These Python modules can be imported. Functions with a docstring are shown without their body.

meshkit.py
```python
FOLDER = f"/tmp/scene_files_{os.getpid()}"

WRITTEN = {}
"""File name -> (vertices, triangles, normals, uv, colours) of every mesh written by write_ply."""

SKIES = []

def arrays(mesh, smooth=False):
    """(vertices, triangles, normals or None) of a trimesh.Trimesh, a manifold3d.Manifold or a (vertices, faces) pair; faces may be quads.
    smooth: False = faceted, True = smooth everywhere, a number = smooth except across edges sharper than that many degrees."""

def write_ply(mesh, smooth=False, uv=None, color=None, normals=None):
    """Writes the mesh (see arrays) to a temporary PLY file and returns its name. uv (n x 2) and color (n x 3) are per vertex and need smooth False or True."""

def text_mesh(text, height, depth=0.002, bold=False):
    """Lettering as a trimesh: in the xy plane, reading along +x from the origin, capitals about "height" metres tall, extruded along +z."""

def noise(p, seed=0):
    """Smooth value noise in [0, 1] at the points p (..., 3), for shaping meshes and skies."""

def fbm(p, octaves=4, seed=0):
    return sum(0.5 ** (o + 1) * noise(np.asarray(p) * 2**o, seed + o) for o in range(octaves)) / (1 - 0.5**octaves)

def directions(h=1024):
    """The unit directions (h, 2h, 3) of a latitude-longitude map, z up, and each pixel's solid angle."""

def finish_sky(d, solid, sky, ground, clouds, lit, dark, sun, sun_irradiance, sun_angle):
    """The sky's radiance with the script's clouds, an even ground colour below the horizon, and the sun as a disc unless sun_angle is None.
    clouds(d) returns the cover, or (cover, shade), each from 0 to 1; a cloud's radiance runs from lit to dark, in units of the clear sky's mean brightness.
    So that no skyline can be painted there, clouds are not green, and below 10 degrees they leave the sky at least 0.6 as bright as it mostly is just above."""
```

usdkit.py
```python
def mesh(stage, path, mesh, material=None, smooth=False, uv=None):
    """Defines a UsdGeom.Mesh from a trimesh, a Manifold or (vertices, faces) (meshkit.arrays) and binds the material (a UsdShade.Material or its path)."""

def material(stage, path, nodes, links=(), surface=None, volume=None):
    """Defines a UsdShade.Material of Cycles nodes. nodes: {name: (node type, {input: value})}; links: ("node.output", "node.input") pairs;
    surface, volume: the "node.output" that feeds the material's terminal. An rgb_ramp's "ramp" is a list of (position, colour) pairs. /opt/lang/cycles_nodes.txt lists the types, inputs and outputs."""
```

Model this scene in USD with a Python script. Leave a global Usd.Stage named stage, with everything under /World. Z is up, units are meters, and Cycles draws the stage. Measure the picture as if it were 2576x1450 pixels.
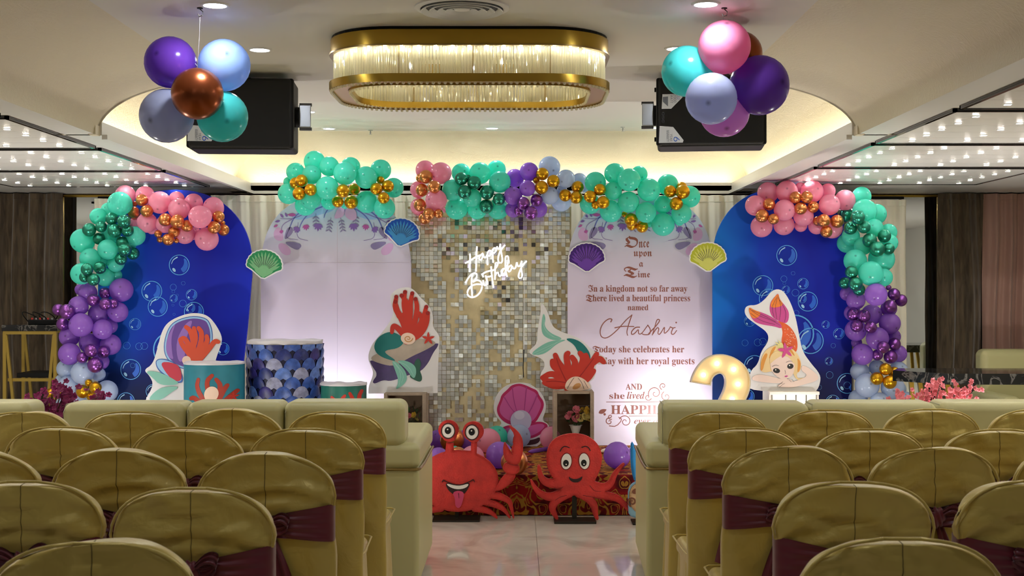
import math, random, glob
import numpy as np, trimesh, usdkit, meshkit
import shapely
from shapely import affinity
from shapely.geometry import Polygon, Point, LineString, MultiPolygon
from shapely.ops import unary_union
from pxr import Usd, UsdGeom, UsdLux, UsdShade, Gf, Sdf

stage = Usd.Stage.CreateInMemory()
UsdGeom.SetStageUpAxis(stage, UsdGeom.Tokens.z)
UsdGeom.SetStageMetersPerUnit(stage, 1.0)
UsdGeom.Xform.Define(stage, '/World')
UsdGeom.Scope.Define(stage, '/World/Looks')
rng = random.Random(7)
F, CX, CY, EYE = 3300.0, 1300.0, 733.0, 1.5

# ------------------------------------------------------------------ camera, sky, lights, exposure
cam = UsdGeom.Camera.Define(stage, '/World/camera')
cam.CreateFocalLengthAttr(36.0 * F / 2576)
cam.CreateHorizontalApertureAttr(36.0)
cam.CreateVerticalApertureAttr(36.0 * 1450 / 2576)
cam.CreateHorizontalApertureOffsetAttr(-36.0 * 12 / 2576)
cam.CreateVerticalApertureOffsetAttr(36.0 * 8 / 2576)
cam.CreateClippingRangeAttr(Gf.Vec2f(0.05, 100))
cam.CreateFStopAttr(11.0)
cam.CreateFocusDistanceAttr(9.0)
cam.CreateExposureAttr(1.78)
cx_ = UsdGeom.Xformable(cam)
cx_.AddTranslateOp().Set(Gf.Vec3d(0, 0, EYE))
cx_.AddRotateXYZOp().Set(Gf.Vec3f(90, 0, 0))

K = 1.0                                   # all lamps together
dome = UsdLux.DomeLight.Define(stage, '/World/ambient_sky')
dome.CreateIntensityAttr(0.02)

def rect(name, loc, rot, w, h, col, power):
    l = UsdLux.RectLight.Define(stage, '/World/' + name)
    l.CreateWidthAttr(w); l.CreateHeightAttr(h)
    l.CreateColorAttr(Gf.Vec3f(*col)); l.CreateIntensityAttr(power * K)
    x = UsdGeom.Xformable(l); x.AddTranslateOp().Set(Gf.Vec3d(*loc)); x.AddRotateXYZOp().Set(Gf.Vec3f(*rot))
    return l
WARM, WHITE, COOL = (1.0, .92, .72), (1.0, .95, .86), (.90, .93, 1.0)
CHLED, LED, NEON, BULB = 20., 60., .5, 3.5   # radiance of the small lamps built further down
FLOOD = 26.
COVE, DOWN, PAR = .5, 62.0, 26.0
# LED strips lying in the cove troughs, shining up
rect('cove_lamp', (-2.40, 9.3, 2.42), (180, 0, 0), .04, 4.0, WARM, COVE * 8)
rect('cove_lamp_001', (1.96, 9.3, 2.42), (180, 0, 0), .04, 4.0, WARM, COVE * 8)
rect('cove_lamp_002', (-.22, 11.37, 2.42), (180, 0, 0), 4.2, .04, WARM, COVE * 8)
# recessed ceiling lamps: (x, y, z ceiling, strength)
DOWNLIGHTS = [(-1.21, 5.26, 2.65, 1), (-1.22, 6.23, 2.65, 1), (.755, 5.24, 2.65, 1), (.755, 6.20, 2.65, 1),
              (-1.53, 9.63, 2.82, 1), (-1.52, 10.62, 2.82, 1), (-.20, 10.60, 2.82, 1), (1.09, 10.57, 2.82, 1),
              (-1.2, 2.6, 2.65, 1.2), (.75, 2.6, 2.65, 1.2), (-1.2, .2, 2.65, .9), (.75, .2, 2.65, .9)]
for i, (x, y, z, s) in enumerate(DOWNLIGHTS):
    l = UsdLux.DiskLight.Define(stage, '/World/downlight_lamp' + ('_%03d' % i if i else ''))
    l.CreateRadiusAttr(.042); l.CreateIntensityAttr(DOWN * s * K); l.CreateColorAttr(Gf.Vec3f(*COOL))
    UsdGeom.Xformable(l).AddTranslateOp().Set(Gf.Vec3d(x, y, z - .012))
# LED floor lamps on the stage, washing the backdrop: (x, y, z, rotx, strength)
PARS = [(-1.42, 9.95, .42, 52, 1.25), (-1.95, 9.95, .42, 62, .5), (1.22, 9.95, .42, 56, 1.35), (2.06, 9.72, .42, 62, .6), (-3.0, 9.5, .42, 60, .3)]
for i, (x, y, z, rx, s) in enumerate(PARS):
    rect('stage_lamp' + ('_%03d' % i if i else ''), (x, y, z), (180 - rx, 0, 0), .14, .14, (.93, .95, 1.0), PAR * s)

# flood lamps standing on the floor between the sofas and the stage, shining up over the backdrop and the ceilings
FLOODS = [(-3.3, 7.9, 2.6), (-1.25, 8.15, .8), (1.45, 8.15, .8), (2.85, 7.9, 2.6)]
for i, (x, y, s) in enumerate(FLOODS):
    rect('flood_lamp' + ('_%03d' % i if i else ''), (x, y, .16), (180 - (8 if s > 2 else 24), 0, 0), .2, .2, (1., .97, .92), FLOOD * s)

# ------------------------------------------------------------------ helpers
_names = {}
def uniq(path, name):
    k = path + '/' + name
    n = _names.get(k, 0); _names[k] = n + 1
    return k if n == 0 else '%s_%03d' % (k, n)
def lin(c):
    return tuple(((v / 255) / 12.92 if v / 255 <= .04045 else ((v / 255 + .055) / 1.055) ** 2.4) for v in c)
def tag(p, label=None, cat=None, group=None, kind=None):
    p = p.GetPrim() if hasattr(p, 'GetPrim') else p
    for k, v in (('label', label), ('category', cat), ('group', group), ('kind', kind)):
        if v: p.SetCustomDataByKey(k, v)
    return p
class T:                                            # a thing: Xform at its base, children in local coordinates
    def __init__(s, name, label, cat, loc=(0, 0, 0), group=None, rotz=0, kind=None):
        s.path = uniq('/World', name); s.loc = np.array(loc, float)
        x = UsdGeom.Xform.Define(stage, s.path); x.AddTranslateOp().Set(Gf.Vec3d(*map(float, loc)))
        if rotz: x.AddRotateZOp().Set(float(rotz))
        s.prim = x.GetPrim(); tag(s.prim, label, cat, group, kind)
def obj(name, mesh, mat, parent=None, smooth=False, world=True, label=None, kind=None, uv=None):
    """One Mesh prim; world=True: mesh is in world coordinates and moved into the parent thing's frame."""
    if isinstance(parent, T): base, off = parent.path, parent.loc
    elif parent is not None: base, off = str(parent.GetPath()), getattr(parent, '_off', np.zeros(3))
    else: base, off = '/World', np.zeros(3)
    v, f, n = meshkit.arrays(mesh, smooth)
    if world: v = v - off
    m = usdkit.mesh(stage, uniq(base, name), (v, f), mat, smooth=False)
    if n is not None:
        from pxr import Vt
        m.CreateNormalsAttr(Vt.Vec3fArray.FromNumpy(n.astype(np.float32))); m.SetNormalsInterpolation('vertex')
    p = m.GetPrim()
    if label: p.SetCustomDataByKey('label', label)
    if kind: p.SetCustomDataByKey('kind', kind)
    OFF[str(p.GetPath())] = off
    return p
OFF = {}
def sub(name, mesh, mat, parent, smooth=False, **k):   # sub-part: same frame as its parent part
    v, f, n = meshkit.arrays(mesh, smooth)
    class _P: pass
    q = _P(); q.GetPath = parent.GetPath; q._off = OFF[str(parent.GetPath())]
    return obj(name, mesh, mat, q, smooth, **k)
def struct(name, mesh, mat, label, cat, smooth=False):
    p = obj(name, mesh, mat, None, smooth); tag(p, label, cat, None, 'structure'); return p
def copy(src, name, loc, label, cat, group=None, rot=(0, 0, 0), scale=1.0):
    path = uniq('/World', name)
    x = UsdGeom.Xform.Define(stage, path)
    x.AddTranslateOp().Set(Gf.Vec3d(*map(float, loc))); x.AddRotateXYZOp().Set(Gf.Vec3f(*map(float, rot)))
    sc = scale if hasattr(scale, '__len__') else (scale,) * 3
    x.AddScaleOp().Set(Gf.Vec3f(*map(float, sc)))
    p = x.GetPrim(); p.GetReferences().AddInternalReference(src); p.SetInstanceable(True)
    tag(p, label, cat, group); return p
def proto(name, loc, label, cat, group=None, rot=(0, 0, 0), scale=1.0):
    path = uniq('/World', name)
    x = UsdGeom.Xform.Define(stage, path)
    x.AddTranslateOp().Set(Gf.Vec3d(*map(float, loc))); x.AddRotateXYZOp().Set(Gf.Vec3f(*map(float, rot)))
    sc = scale if hasattr(scale, '__len__') else (scale,) * 3
    x.AddScaleOp().Set(Gf.Vec3f(*map(float, sc)))
    tag(x.GetPrim(), label, cat, group); return x.GetPrim()
def P(px, py, d):                                   # a point of the hall from where it appears and how far it stands
    return np.array([(px - CX) * d / F, d, EYE - (py - CY) * d / F])
ORD = ['', 'first', 'second', 'third', 'fourth', 'fifth', 'sixth', 'seventh', 'eighth', 'ninth', 'tenth', 'eleventh', 'twelfth', 'thirteenth', 'fourteenth', 'fifteenth', 'sixteenth', 'seventeenth', 'eighteenth', 'nineteenth', 'twentieth', 'twenty-first', 'twenty-second', 'twenty-third', 'twenty-fourth']

# meshes
def box(x0, x1, y0, y1, z0, z1):
    m = trimesh.creation.box((x1 - x0, y1 - y0, z1 - z0)); m.apply_translation(((x0 + x1) / 2, (y0 + y1) / 2, (z0 + z1) / 2)); return m
def rbox(x0, x1, y0, y1, z0, z1, r=.02, n=2):
    s = trimesh.creation.icosphere(n, r).vertices
    c = np.array([[x, y, z] for x in (x0 + r, x1 - r) for y in (y0 + r, y1 - r) for z in (z0 + r, z1 - r)])
    return trimesh.convex.convex_hull((c[:, None] + s[None]).reshape(-1, 3))
def cat(ms): return trimesh.util.concatenate(ms)
def tube(pts, r, n=8, cap=True):
    p = np.asarray(pts, float); rr = np.broadcast_to(np.asarray(r, float), (len(p),))
    t = np.gradient(p, axis=0); t /= np.linalg.norm(t, axis=1, keepdims=True) + 1e-12
    ref = np.array([0, 0, 1.0]) if abs(t[:, 2]).mean() < .8 else np.array([1.0, 0, 0])
    a = np.cross(t, ref); a /= np.linalg.norm(a, axis=1, keepdims=True) + 1e-12
    b = np.cross(t, a); th = np.arange(n) * 2 * math.pi / n
    v = p[:, None] + rr[:, None, None] * (np.cos(th)[None, :, None] * a[:, None] + np.sin(th)[None, :, None] * b[:, None])
    v = v.reshape(-1, 3); f = []
    for i in range(len(p) - 1):
        for j in range(n):
            k = (j + 1) % n
            f += [[i * n + j, (i + 1) * n + k, i * n + k], [i * n + j, (i + 1) * n + j, (i + 1) * n + k]]
    if cap:
        v = np.vstack([v, p[0], p[-1]]); e = (len(p) - 1) * n
        for j in range(n):
            k = (j + 1) % n
            f += [[len(v) - 2, j, k], [len(v) - 1, e + k, e + j]]
    m = trimesh.Trimesh(v, f, process=False)
    if m.volume < 0: m.invert()
    return m
def outward(m):
    if m.volume < 0: m.invert()
    return m
def bar(a, b, w=.02, h=None):
    """straight square bar between two points"""
    a, b = np.array(a, float), np.array(b, float); L = np.linalg.norm(b - a); h = h or w
    m = trimesh.creation.box((w, h, L)); m.apply_transform(trimesh.geometry.align_vectors([0, 0, 1], (b - a) / L)); m.apply_translation((a + b) / 2); return m
def lathe(prof, n=32, c=(0, 0, 0)):
    m = trimesh.creation.revolve(np.array(prof, float), sections=n); m.apply_translation(c); return m
def strip(rows, closed=False):
    """surface through equal-length rows of points"""
    R = np.array(rows, float); a, b = R.shape[:2]; f = []
    for i in range(a - 1):
        for j in range(b if closed else b - 1):
            k = (j + 1) % b
            f += [[i * b + j, i * b + k, (i + 1) * b + k], [i * b + j, (i + 1) * b + k, (i + 1) * b + j]]
    return trimesh.Trimesh(R.reshape(-1, 3), f, process=False)
def sphere(c, r, n=2, sc=(1, 1, 1)):
    m = trimesh.creation.icosphere(n, r); m.apply_scale(sc); m.apply_translation(c); return m

# flat shapes, drawn in the photograph's measure, then put at a distance
def sm(pts, n=2, closed=True):
    p = np.array(pts, float)
    for _ in range(n):
        q = np.roll(p, -1, 0) if closed else p[1:]
        a = p if closed else p[:-1]
        r = np.stack([.75 * a + .25 * q, .25 * a + .75 * q], 1).reshape(-1, p.shape[1])
        p = r if closed else np.vstack([p[:1], r, p[-1:]])
    return p
def pol(pts, n=2): return Polygon(sm(pts, n)).buffer(0)
def poly(pts): return Polygon(pts).buffer(0)
def ell(cx, cy, rx, ry=None, a=0, n=28):
    t = np.arange(n) * 2 * math.pi / n; ry = ry or rx
    return affinity.rotate(Polygon(np.c_[cx + rx * np.cos(t), cy + ry * np.sin(t)]), a, origin=(cx, cy))
def stroke(pts, w0, w1=None, n=2, res=5):
    p = sm(pts, n, False); w1 = w0 if w1 is None else w1
    w = np.linspace(w0, w1, len(p)) / 2
    c = [Point(*q).buffer(max(r, .05), res) for q, r in zip(p, w)]
    return unary_union([unary_union([c[i], c[i + 1]]).convex_hull for i in range(len(c) - 1)]).buffer(0)
def leaf(x, y, L, W, a):
    t = np.linspace(0, 1, 9); w = W / 2 * np.sin(np.pi * t) ** .8 * (1.15 - .5 * t)
    q = np.vstack([np.c_[t * L, w], np.c_[t[::-1] * L, -w[::-1]]])
    return affinity.translate(affinity.rotate(Polygon(q).buffer(0), a, origin=(0, 0)), x, y)
def crop(pts, x0, y0, s): return [(x0 + x / s, y0 + y / s) for x, y in pts]
def CP(g, x0, y0, s): return affinity.affine_transform(g, [1 / s, 0, 0, 1 / s, x0, y0])
def toworld(g, d): return affinity.affine_transform(g, [d / F, 0, 0, -d / F, -CX * d / F, EYE + CY * d / F])
def slab(g, y0, y1):
    """(x, z) polygon in metres as a plate between y0 (front) and y1"""
    gs = [q for q in getattr(g, 'geoms', [g]) if q.geom_type == 'Polygon' and q.area > 1e-8]
    ms = []
    for q in gs:
        m = trimesh.creation.extrude_polygon(shapely.geometry.polygon.orient(q), y1 - y0, engine='earcut')
        v = m.vertices.copy(); m.vertices = np.c_[v[:, 0], y1 - v[:, 2], v[:, 1]]; ms.append(m)
    return cat(ms)
def pslab(g, d, y0=None, y1=None): return slab(toworld(g, d), d if y0 is None else y0, d + .001 if y1 is None else y1)
class Board(T):
    """A cut-out board: an outline (photo measure) at distance d with real thickness; prints lie on its face."""
    def __init__(s, name, label, cat_, g, d, th, mat, group=None, part='panel'):
        w = toworld(g, d); b = w.bounds
        super().__init__(name, label, cat_, ((b[0] + b[2]) / 2, d, b[1]), group)
        s.d = d; s.panel = obj(part, slab(w, d, d + th), mat, s)
    def dec(s, name, g, mat, layer=1, clip=None, label=None):
        if clip is not None: g = g.intersection(clip)
        y = s.d - layer * .0012
        gs = [q for q in getattr(g, 'geoms', [g]) if q.geom_type == 'Polygon' and q.area > .05]
        if 1 < len(gs) <= 8:
            for q in gs: obj(name, slab(toworld(q, s.d), y, y + .0012), mat, s, label=label)
            return
        return obj(name, slab(toworld(g, s.d), y, y + .0012), mat, s, label=label)
FONT = glob.glob('/opt/blender-*/*/datafiles/fonts/NotoSansMath-Regular.woff2')[0]
def text_shape(text, font=FONT, size=110):
    from PIL import Image, ImageDraw, ImageFont
    f = ImageFont.truetype(font, size); x0, y0, x1, y1 = f.getbbox(text, anchor='ls')
    im = Image.new('L', (x1 - x0 + 8, y1 - y0 + 8)); ImageDraw.Draw(im).text((4 - x0, 4 - y0), text, 255, f, anchor='ls')
    on = np.pad(np.asarray(im) > 127, ((0, 0), (1, 1))).astype(np.int8)
    r, s = np.nonzero(np.diff(on, axis=1) == 1); e = np.nonzero(np.diff(on, axis=1) == -1)[1]
    return unary_union(shapely.box(s, r, e, r + 1)).buffer(.6).buffer(-.6).simplify(.8)
def alpha(s, up, lo):
    return ''.join(chr(up + ord(c) - 65) if 'A' <= c <= 'Z' else chr(lo + ord(c) - 97) if 'a' <= c <= 'z' else c for c in s)
FRAK, SERIF, ITAL, SCRIPT = (0x1D56C, 0x1D586), (0x1D400, 0x1D41A), (0x1D468, 0x1D482), (0x1D4D0, 0x1D4EA)
def text_in(s, style, x0, y0, x1, y1):
    g = text_shape(alpha(s, *style) if style else s)
    b = g.bounds
    g = affinity.translate(g, -b[0], -b[1]); g = affinity.scale(g, (x1 - x0) / (b[2] - b[0]), (y1 - y0) / (b[3] - b[1]), origin=(0, 0))
    return affinity.translate(g, x0, y0)

# ------------------------------------------------------------------ materials
_mats = {}
def M(name, nodes=None, links=(), surface='p.BSDF'):
    if name not in _mats: _mats[name] = usdkit.material(stage, '/World/Looks/' + name, nodes, links, surface=surface)
    return _mats[name]
def plain(name, rgb, rough=.5, metal=0., spec=.5, coat=0., bump=0., bscale=60., var=0., vscale=4., emit=None, es=0., sheen=0.):
    c = lin(rgb)
    nodes = {'p': ('principled_bsdf', {'base_color': c, 'roughness': rough, 'metallic': metal, 'specular_ior_level': spec, 'coat_weight': coat, 'coat_roughness': .1, 'sheen_weight': sheen})}
    links = []
    if emit is not None: nodes['p'][1].update({'emission_color': lin(emit), 'emission_strength': es})
    if var or bump: nodes['g'] = ('texture_coordinate', {})
    if var:
        nodes['n'] = ('noise_texture', {'scale': vscale, 'detail': 4.})
        nodes['r'] = ('rgb_ramp', {'ramp': [(.3, tuple(v * (1 - var) for v in c)), (.7, tuple(min(1, v * (1 + var)) for v in c))]})
        links += [('g.object', 'n.vector'), ('n.fac', 'r.fac'), ('r.color', 'p.base_color')]
    if bump:
        nodes['nb'] = ('noise_texture', {'scale': bscale, 'detail': 3.})
        nodes['b'] = ('bump', {'strength': bump, 'distance': .01})
        links += [('g.object', 'nb.vector'), ('nb.fac', 'b.height'), ('b.normal', 'p.normal')]
    return M(name, nodes, links)
def glow(name, rgb, s): return M(name, {'e': ('emission', {'color': lin(rgb), 'strength': s})}, [], 'e.emission')
def nodes_mat(name, nodes, links, surface='p.BSDF'): return M(name, nodes, links, surface)
# plaster with raised scrolls
def plaster(name, rgb, amount=.5):
    c = lin(rgb)
    return M(name, {'g': ('geometry', {}), 'n': ('noise_texture', {'scale': 18., 'detail': 2., 'distortion': 3.5}), 'b': ('bump', {'strength': amount, 'distance': .012}),
                    'p': ('principled_bsdf', {'base_color': c, 'roughness': .45, 'specular_ior_level': .35})},
             [('g.position', 'n.vector'), ('n.fac', 'b.height'), ('b.normal', 'p.normal')])
m_plaster = plaster('cove_plaster', (226, 216, 190), .28)
m_ceil = plain('ceiling_paint', (226, 223, 216), .6)
m_soffit = plain('soffit_paint', (232, 230, 226), .35, spec=.5)
m_plank = plain('ceiling_plank', (238, 236, 231), .3, spec=.4)
m_trim = plain('dark_mirror_trim', (40, 38, 36), .08, spec=.8)
m_wall = plain('wall_paint', (214, 214, 210), .6)
m_darkwood = plain('dark_wood', (62, 46, 34), .4, var=.3, vscale=6)
m_gold = plain('brushed_gold', (190, 156, 70), .28, metal=1.)
m_goldband = plain('gold_band', (182, 148, 58), .25, metal=.9)
m_brass = plain('aged_brass', (150, 126, 74), .3, metal=1.)
m_black = plain('matte_black', (9, 9, 10), .55, spec=.25)
m_white = plain('white_paint', (236, 236, 234), .45)
m_grey = plain('grey_metal', (165, 168, 170), .35, metal=.7)
m_darkmetal = plain('dark_metal', (60, 56, 50), .45, metal=.8)
m_mirror = plain('mirror_glass', (232, 236, 236), .015, metal=1.)
m_tile = M('polished_floor_tile', {'g': ('geometry', {}), 'n': ('noise_texture', {'scale': 2.2, 'detail': 3., 'distortion': 1.2}),
        'r': ('rgb_ramp', {'ramp': [(.3, lin((196, 186, 174))), (.5, lin((220, 212, 202))), (.75, lin((206, 197, 187)))]}),
        'p': ('principled_bsdf', {'roughness': .06, 'specular_ior_level': .6})},
        [('g.position', 'n.vector'), ('n.fac', 'r.fac'), ('r.color', 'p.base_color')])
m_grout = plain('tile_grout', (150, 142, 132), .8)
m_sat = M('gold_satin', {'g': ('texture_coordinate', {}),
        'n2': ('noise_texture', {'scale': 14., 'detail': 3., 'distortion': .8}), 'b2': ('bump', {'strength': .35, 'distance': .012}),
        'p': ('principled_bsdf', {'base_color': lin((196, 172, 88)), 'roughness': .36, 'metallic': .22, 'specular_ior_level': .55, 'sheen_weight': .25, 'sheen_roughness': .4})},
        [('g.object', 'n2.vector'), ('n2.fac', 'b2.height'), ('b2.normal', 'p.normal')])
m_sash = plain('maroon_satin', (98, 18, 36), .38, spec=.5, sheen=.3)
m_leather = plain('cream_leather', (198, 192, 140), .42, spec=.45)
m_piping = plain('leather_piping', (160, 156, 122), .5)
m_drape = plain('cream_satin_drape', (238, 230, 208), .5, sheen=.3)
m_velvet = M('brown_velvet', {'g': ('geometry', {}), 'mp': ('mapping', {'scale': (9., 9., 1.6)}), 'n': ('noise_texture', {'scale': 3., 'detail': 5., 'distortion': .6}),
        'r': ('rgb_ramp', {'ramp': [(.3, lin((66, 54, 42))), (.65, lin((108, 92, 72)))]}), 'p': ('principled_bsdf', {'roughness': .7, 'sheen_weight': .4, 'specular_ior_level': .2})},
        [('g.position', 'mp.vector'), ('mp.vector', 'n.vector'), ('n.fac', 'r.fac'), ('r.color', 'p.base_color')])
m_pinkdrape = plain('dusty_pink_drape', (176, 136, 122), .65, sheen=.3)
m_foam = plain('white_foam_board', (228, 226, 226), .5)
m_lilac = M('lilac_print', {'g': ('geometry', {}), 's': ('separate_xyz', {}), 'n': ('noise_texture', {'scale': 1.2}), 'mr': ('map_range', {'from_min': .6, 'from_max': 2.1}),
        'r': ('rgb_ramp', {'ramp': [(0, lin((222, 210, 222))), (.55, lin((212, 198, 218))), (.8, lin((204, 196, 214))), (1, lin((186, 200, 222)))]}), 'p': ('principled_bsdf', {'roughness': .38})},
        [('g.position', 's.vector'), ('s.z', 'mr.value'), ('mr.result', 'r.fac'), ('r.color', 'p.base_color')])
def sea(name, x0, x1):
    # printed sea: sky blue patch on the left, royal blue, navy bed
    return M(name, {'g': ('geometry', {}), 's': ('separate_xyz', {}), 'mx': ('map_range', {'from_min': x0, 'from_max': x1, 'clamp': True}), 'mz': ('map_range', {'from_min': .3, 'from_max': 2.2, 'clamp': True}),
        'n': ('noise_texture', {'scale': 2.2, 'detail': 2.}), 'a': ('math', {'math_type': 'multiply_add', 'value2': .35, 'value3': -.17}), 'ad': ('math', {'math_type': 'add'}), 'am': ('math', {'math_type': 'add'}),
        'rx': ('rgb_ramp', {'ramp': [(0, lin((16, 110, 205))), (.35, lin((14, 56, 182))), (.7, lin((18, 30, 160))), (1, lin((24, 44, 190)))]}),
        'rz': ('rgb_ramp', {'ramp': [(0, lin((8, 10, 34))), (.28, lin((10, 14, 66))), (.55, lin((14, 22, 120))), (1, lin((16, 36, 160)))]}),
        'fz': ('rgb_ramp', {'ramp': [(0, (1, 1, 1)), (.3, (.85, .85, .85)), (.52, (0, 0, 0))]}),
        'mix': ('mix_color', {}), 'p': ('principled_bsdf', {'roughness': .5, 'specular_ior_level': .2})},
        [('g.position', 's.vector'), ('g.position', 'n.vector'), ('n.fac', 'a.value1'), ('s.x', 'mx.value'), ('s.z', 'mz.value'), ('mx.result', 'ad.value1'), ('a.value', 'ad.value2'), ('ad.value', 'rx.fac'),
         ('mz.result', 'am.value1'), ('a.value', 'am.value2'), ('am.value', 'rz.fac'), ('am.value', 'fz.fac'), ('fz.color', 'mix.fac'), ('rx.color', 'mix.a'), ('rz.color', 'mix.b'), ('mix.result', 'p.base_color')])

# ------------------------------------------------------------------ the hall
XL, XR, YB, YF, ZS = -5.6, 5.4, 11.75, -3.2, 2.36
fl = T('floor', 'polished cream stone tile floor running down the aisle', 'floor', (0, 0, 0), kind='structure')
obj('screed', box(XL, XR, YF, YB, -.06, -.006), m_grout, fl)
ts = .8
for i in range(int((XR - XL) / ts) + 1):
    for j in range(int((YB - YF) / ts) + 1):
        x0, y0 = XL + i * ts + .12, YF + j * ts
        x1, y1 = min(x0 + ts, XR), min(y0 + ts, YB)
        if x1 - x0 < .02 or y1 - y0 < .02: continue
        obj('tile', box(x0 + .001, x1 - .001, y0 + .001, y1 - .001, -.006, 0), m_tile, fl)
struct('wall_back', box(XL, XR, YB, YB + .1, 0, 2.9), m_darkwood, 'dark back wall behind the curtains, mirrors and backdrop', 'wall')
struct('wall_left', box(XL - .1, XL, YF, YB, 0, 2.9), m_wall, 'plain light wall on the far left side of the hall', 'wall')
struct('wall_right', box(XR, XR + .1, YF, YB, 0, 2.9), m_wall, 'plain light wall on the far right side of the hall', 'wall')
struct('wall_front', box(XL, XR, YF - .1, YF, 0, 2.9), m_wall, 'light wall behind the audience chairs, seen only in the mirrors', 'wall')
SL, SR, CL, CR = -2.31, 1.87, -1.69, 1.19
struct('ceiling', box(CL, CR, YF, 7.96, 2.65, 2.82), m_ceil, 'flat grey ceiling over the aisle holding the chandelier', 'ceiling')
struct('ceiling_001', box(-1.95, 1.5, 7.9, 11.2, 2.82, 2.9), m_ceil, 'raised pale ceiling in front of the backdrop', 'ceiling')
def side_soffit(x0, x1, y0, y1): return box(x0, x1, y0, y1, ZS, ZS + .05)
struct('ceiling_002', cat([box(XL, SL - .17, YF, YB, ZS + .004, ZS + .05), box(SL - .17, SL, YF, 11.47, ZS, ZS + .04)]), m_soffit, 'low side ceiling on the left with perforated light panels', 'ceiling')
struct('ceiling_003', cat([box(SR + .17, XR, YF, YB, ZS + .004, ZS + .05), box(SR, SR + .17, YF, 11.47, ZS, ZS + .04)]), m_soffit, 'low side ceiling on the right with perforated light panels', 'ceiling')
struct('ceiling_004', box(SL - .17, SR + .17, 11.3, YB, ZS, ZS + .05), m_soffit, 'low ceiling strip above the backdrop', 'ceiling')
tt = np.linspace(0, math.pi / 2, 17)
def shell(rows, th=.03):
    a = strip(rows); a.merge_vertices(); n = a.vertex_normals
    return rows
def vault(xe, xc, y0, y1, z0, z1):
    w = xc - xe
    return strip([[(xe + w * (1 - math.cos(t)), y, z0 + (z1 - z0) * math.sin(t)) for y in np.linspace(y0, y1, 3)] for t in tt])
struct('trim_1', vault(SL, CL, YF, 7.24, ZS, 2.65), m_plaster, 'curved scroll-textured plaster cove on the left nearer the camera', 'cove', True)
struct('trim_2', vault(SR, CR, YF, 7.24, ZS, 2.65), m_plaster, 'curved scroll-textured plaster cove on the right nearer the camera', 'cove', True)
# lit coves round the raised ceiling
xl = lambda t: -2.46 + .72 * (1 - math.cos(t)); xr = lambda t: 2.02 - .74 * (1 - math.cos(t)); yb = lambda t: 11.44 - .64 * (1 - math.cos(t)); zz = lambda t: 2.40 + .42 * math.sin(t)
tv = np.linspace(0, math.pi / 2, 21)
struct('trim_3', strip([[(xl(t), y, zz(t)) for y in np.linspace(7.2, yb(t), 4)] for t in tv]), m_plaster, 'lit plaster cove along the left side of the raised ceiling', 'cove', True)
struct('trim_4', strip([[(xr(t), y, zz(t)) for y in np.linspace(7.2, yb(t), 4)] for t in tv]), m_plaster, 'lit plaster cove along the right side of the raised ceiling', 'cove', True)
struct('trim_5', strip([[(x, yb(t), zz(t)) for x in np.linspace(xl(t), xr(t), 4)] for t in tv]), m_plaster, 'lit plaster cove above the backdrop across the back', 'cove', True)
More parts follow.
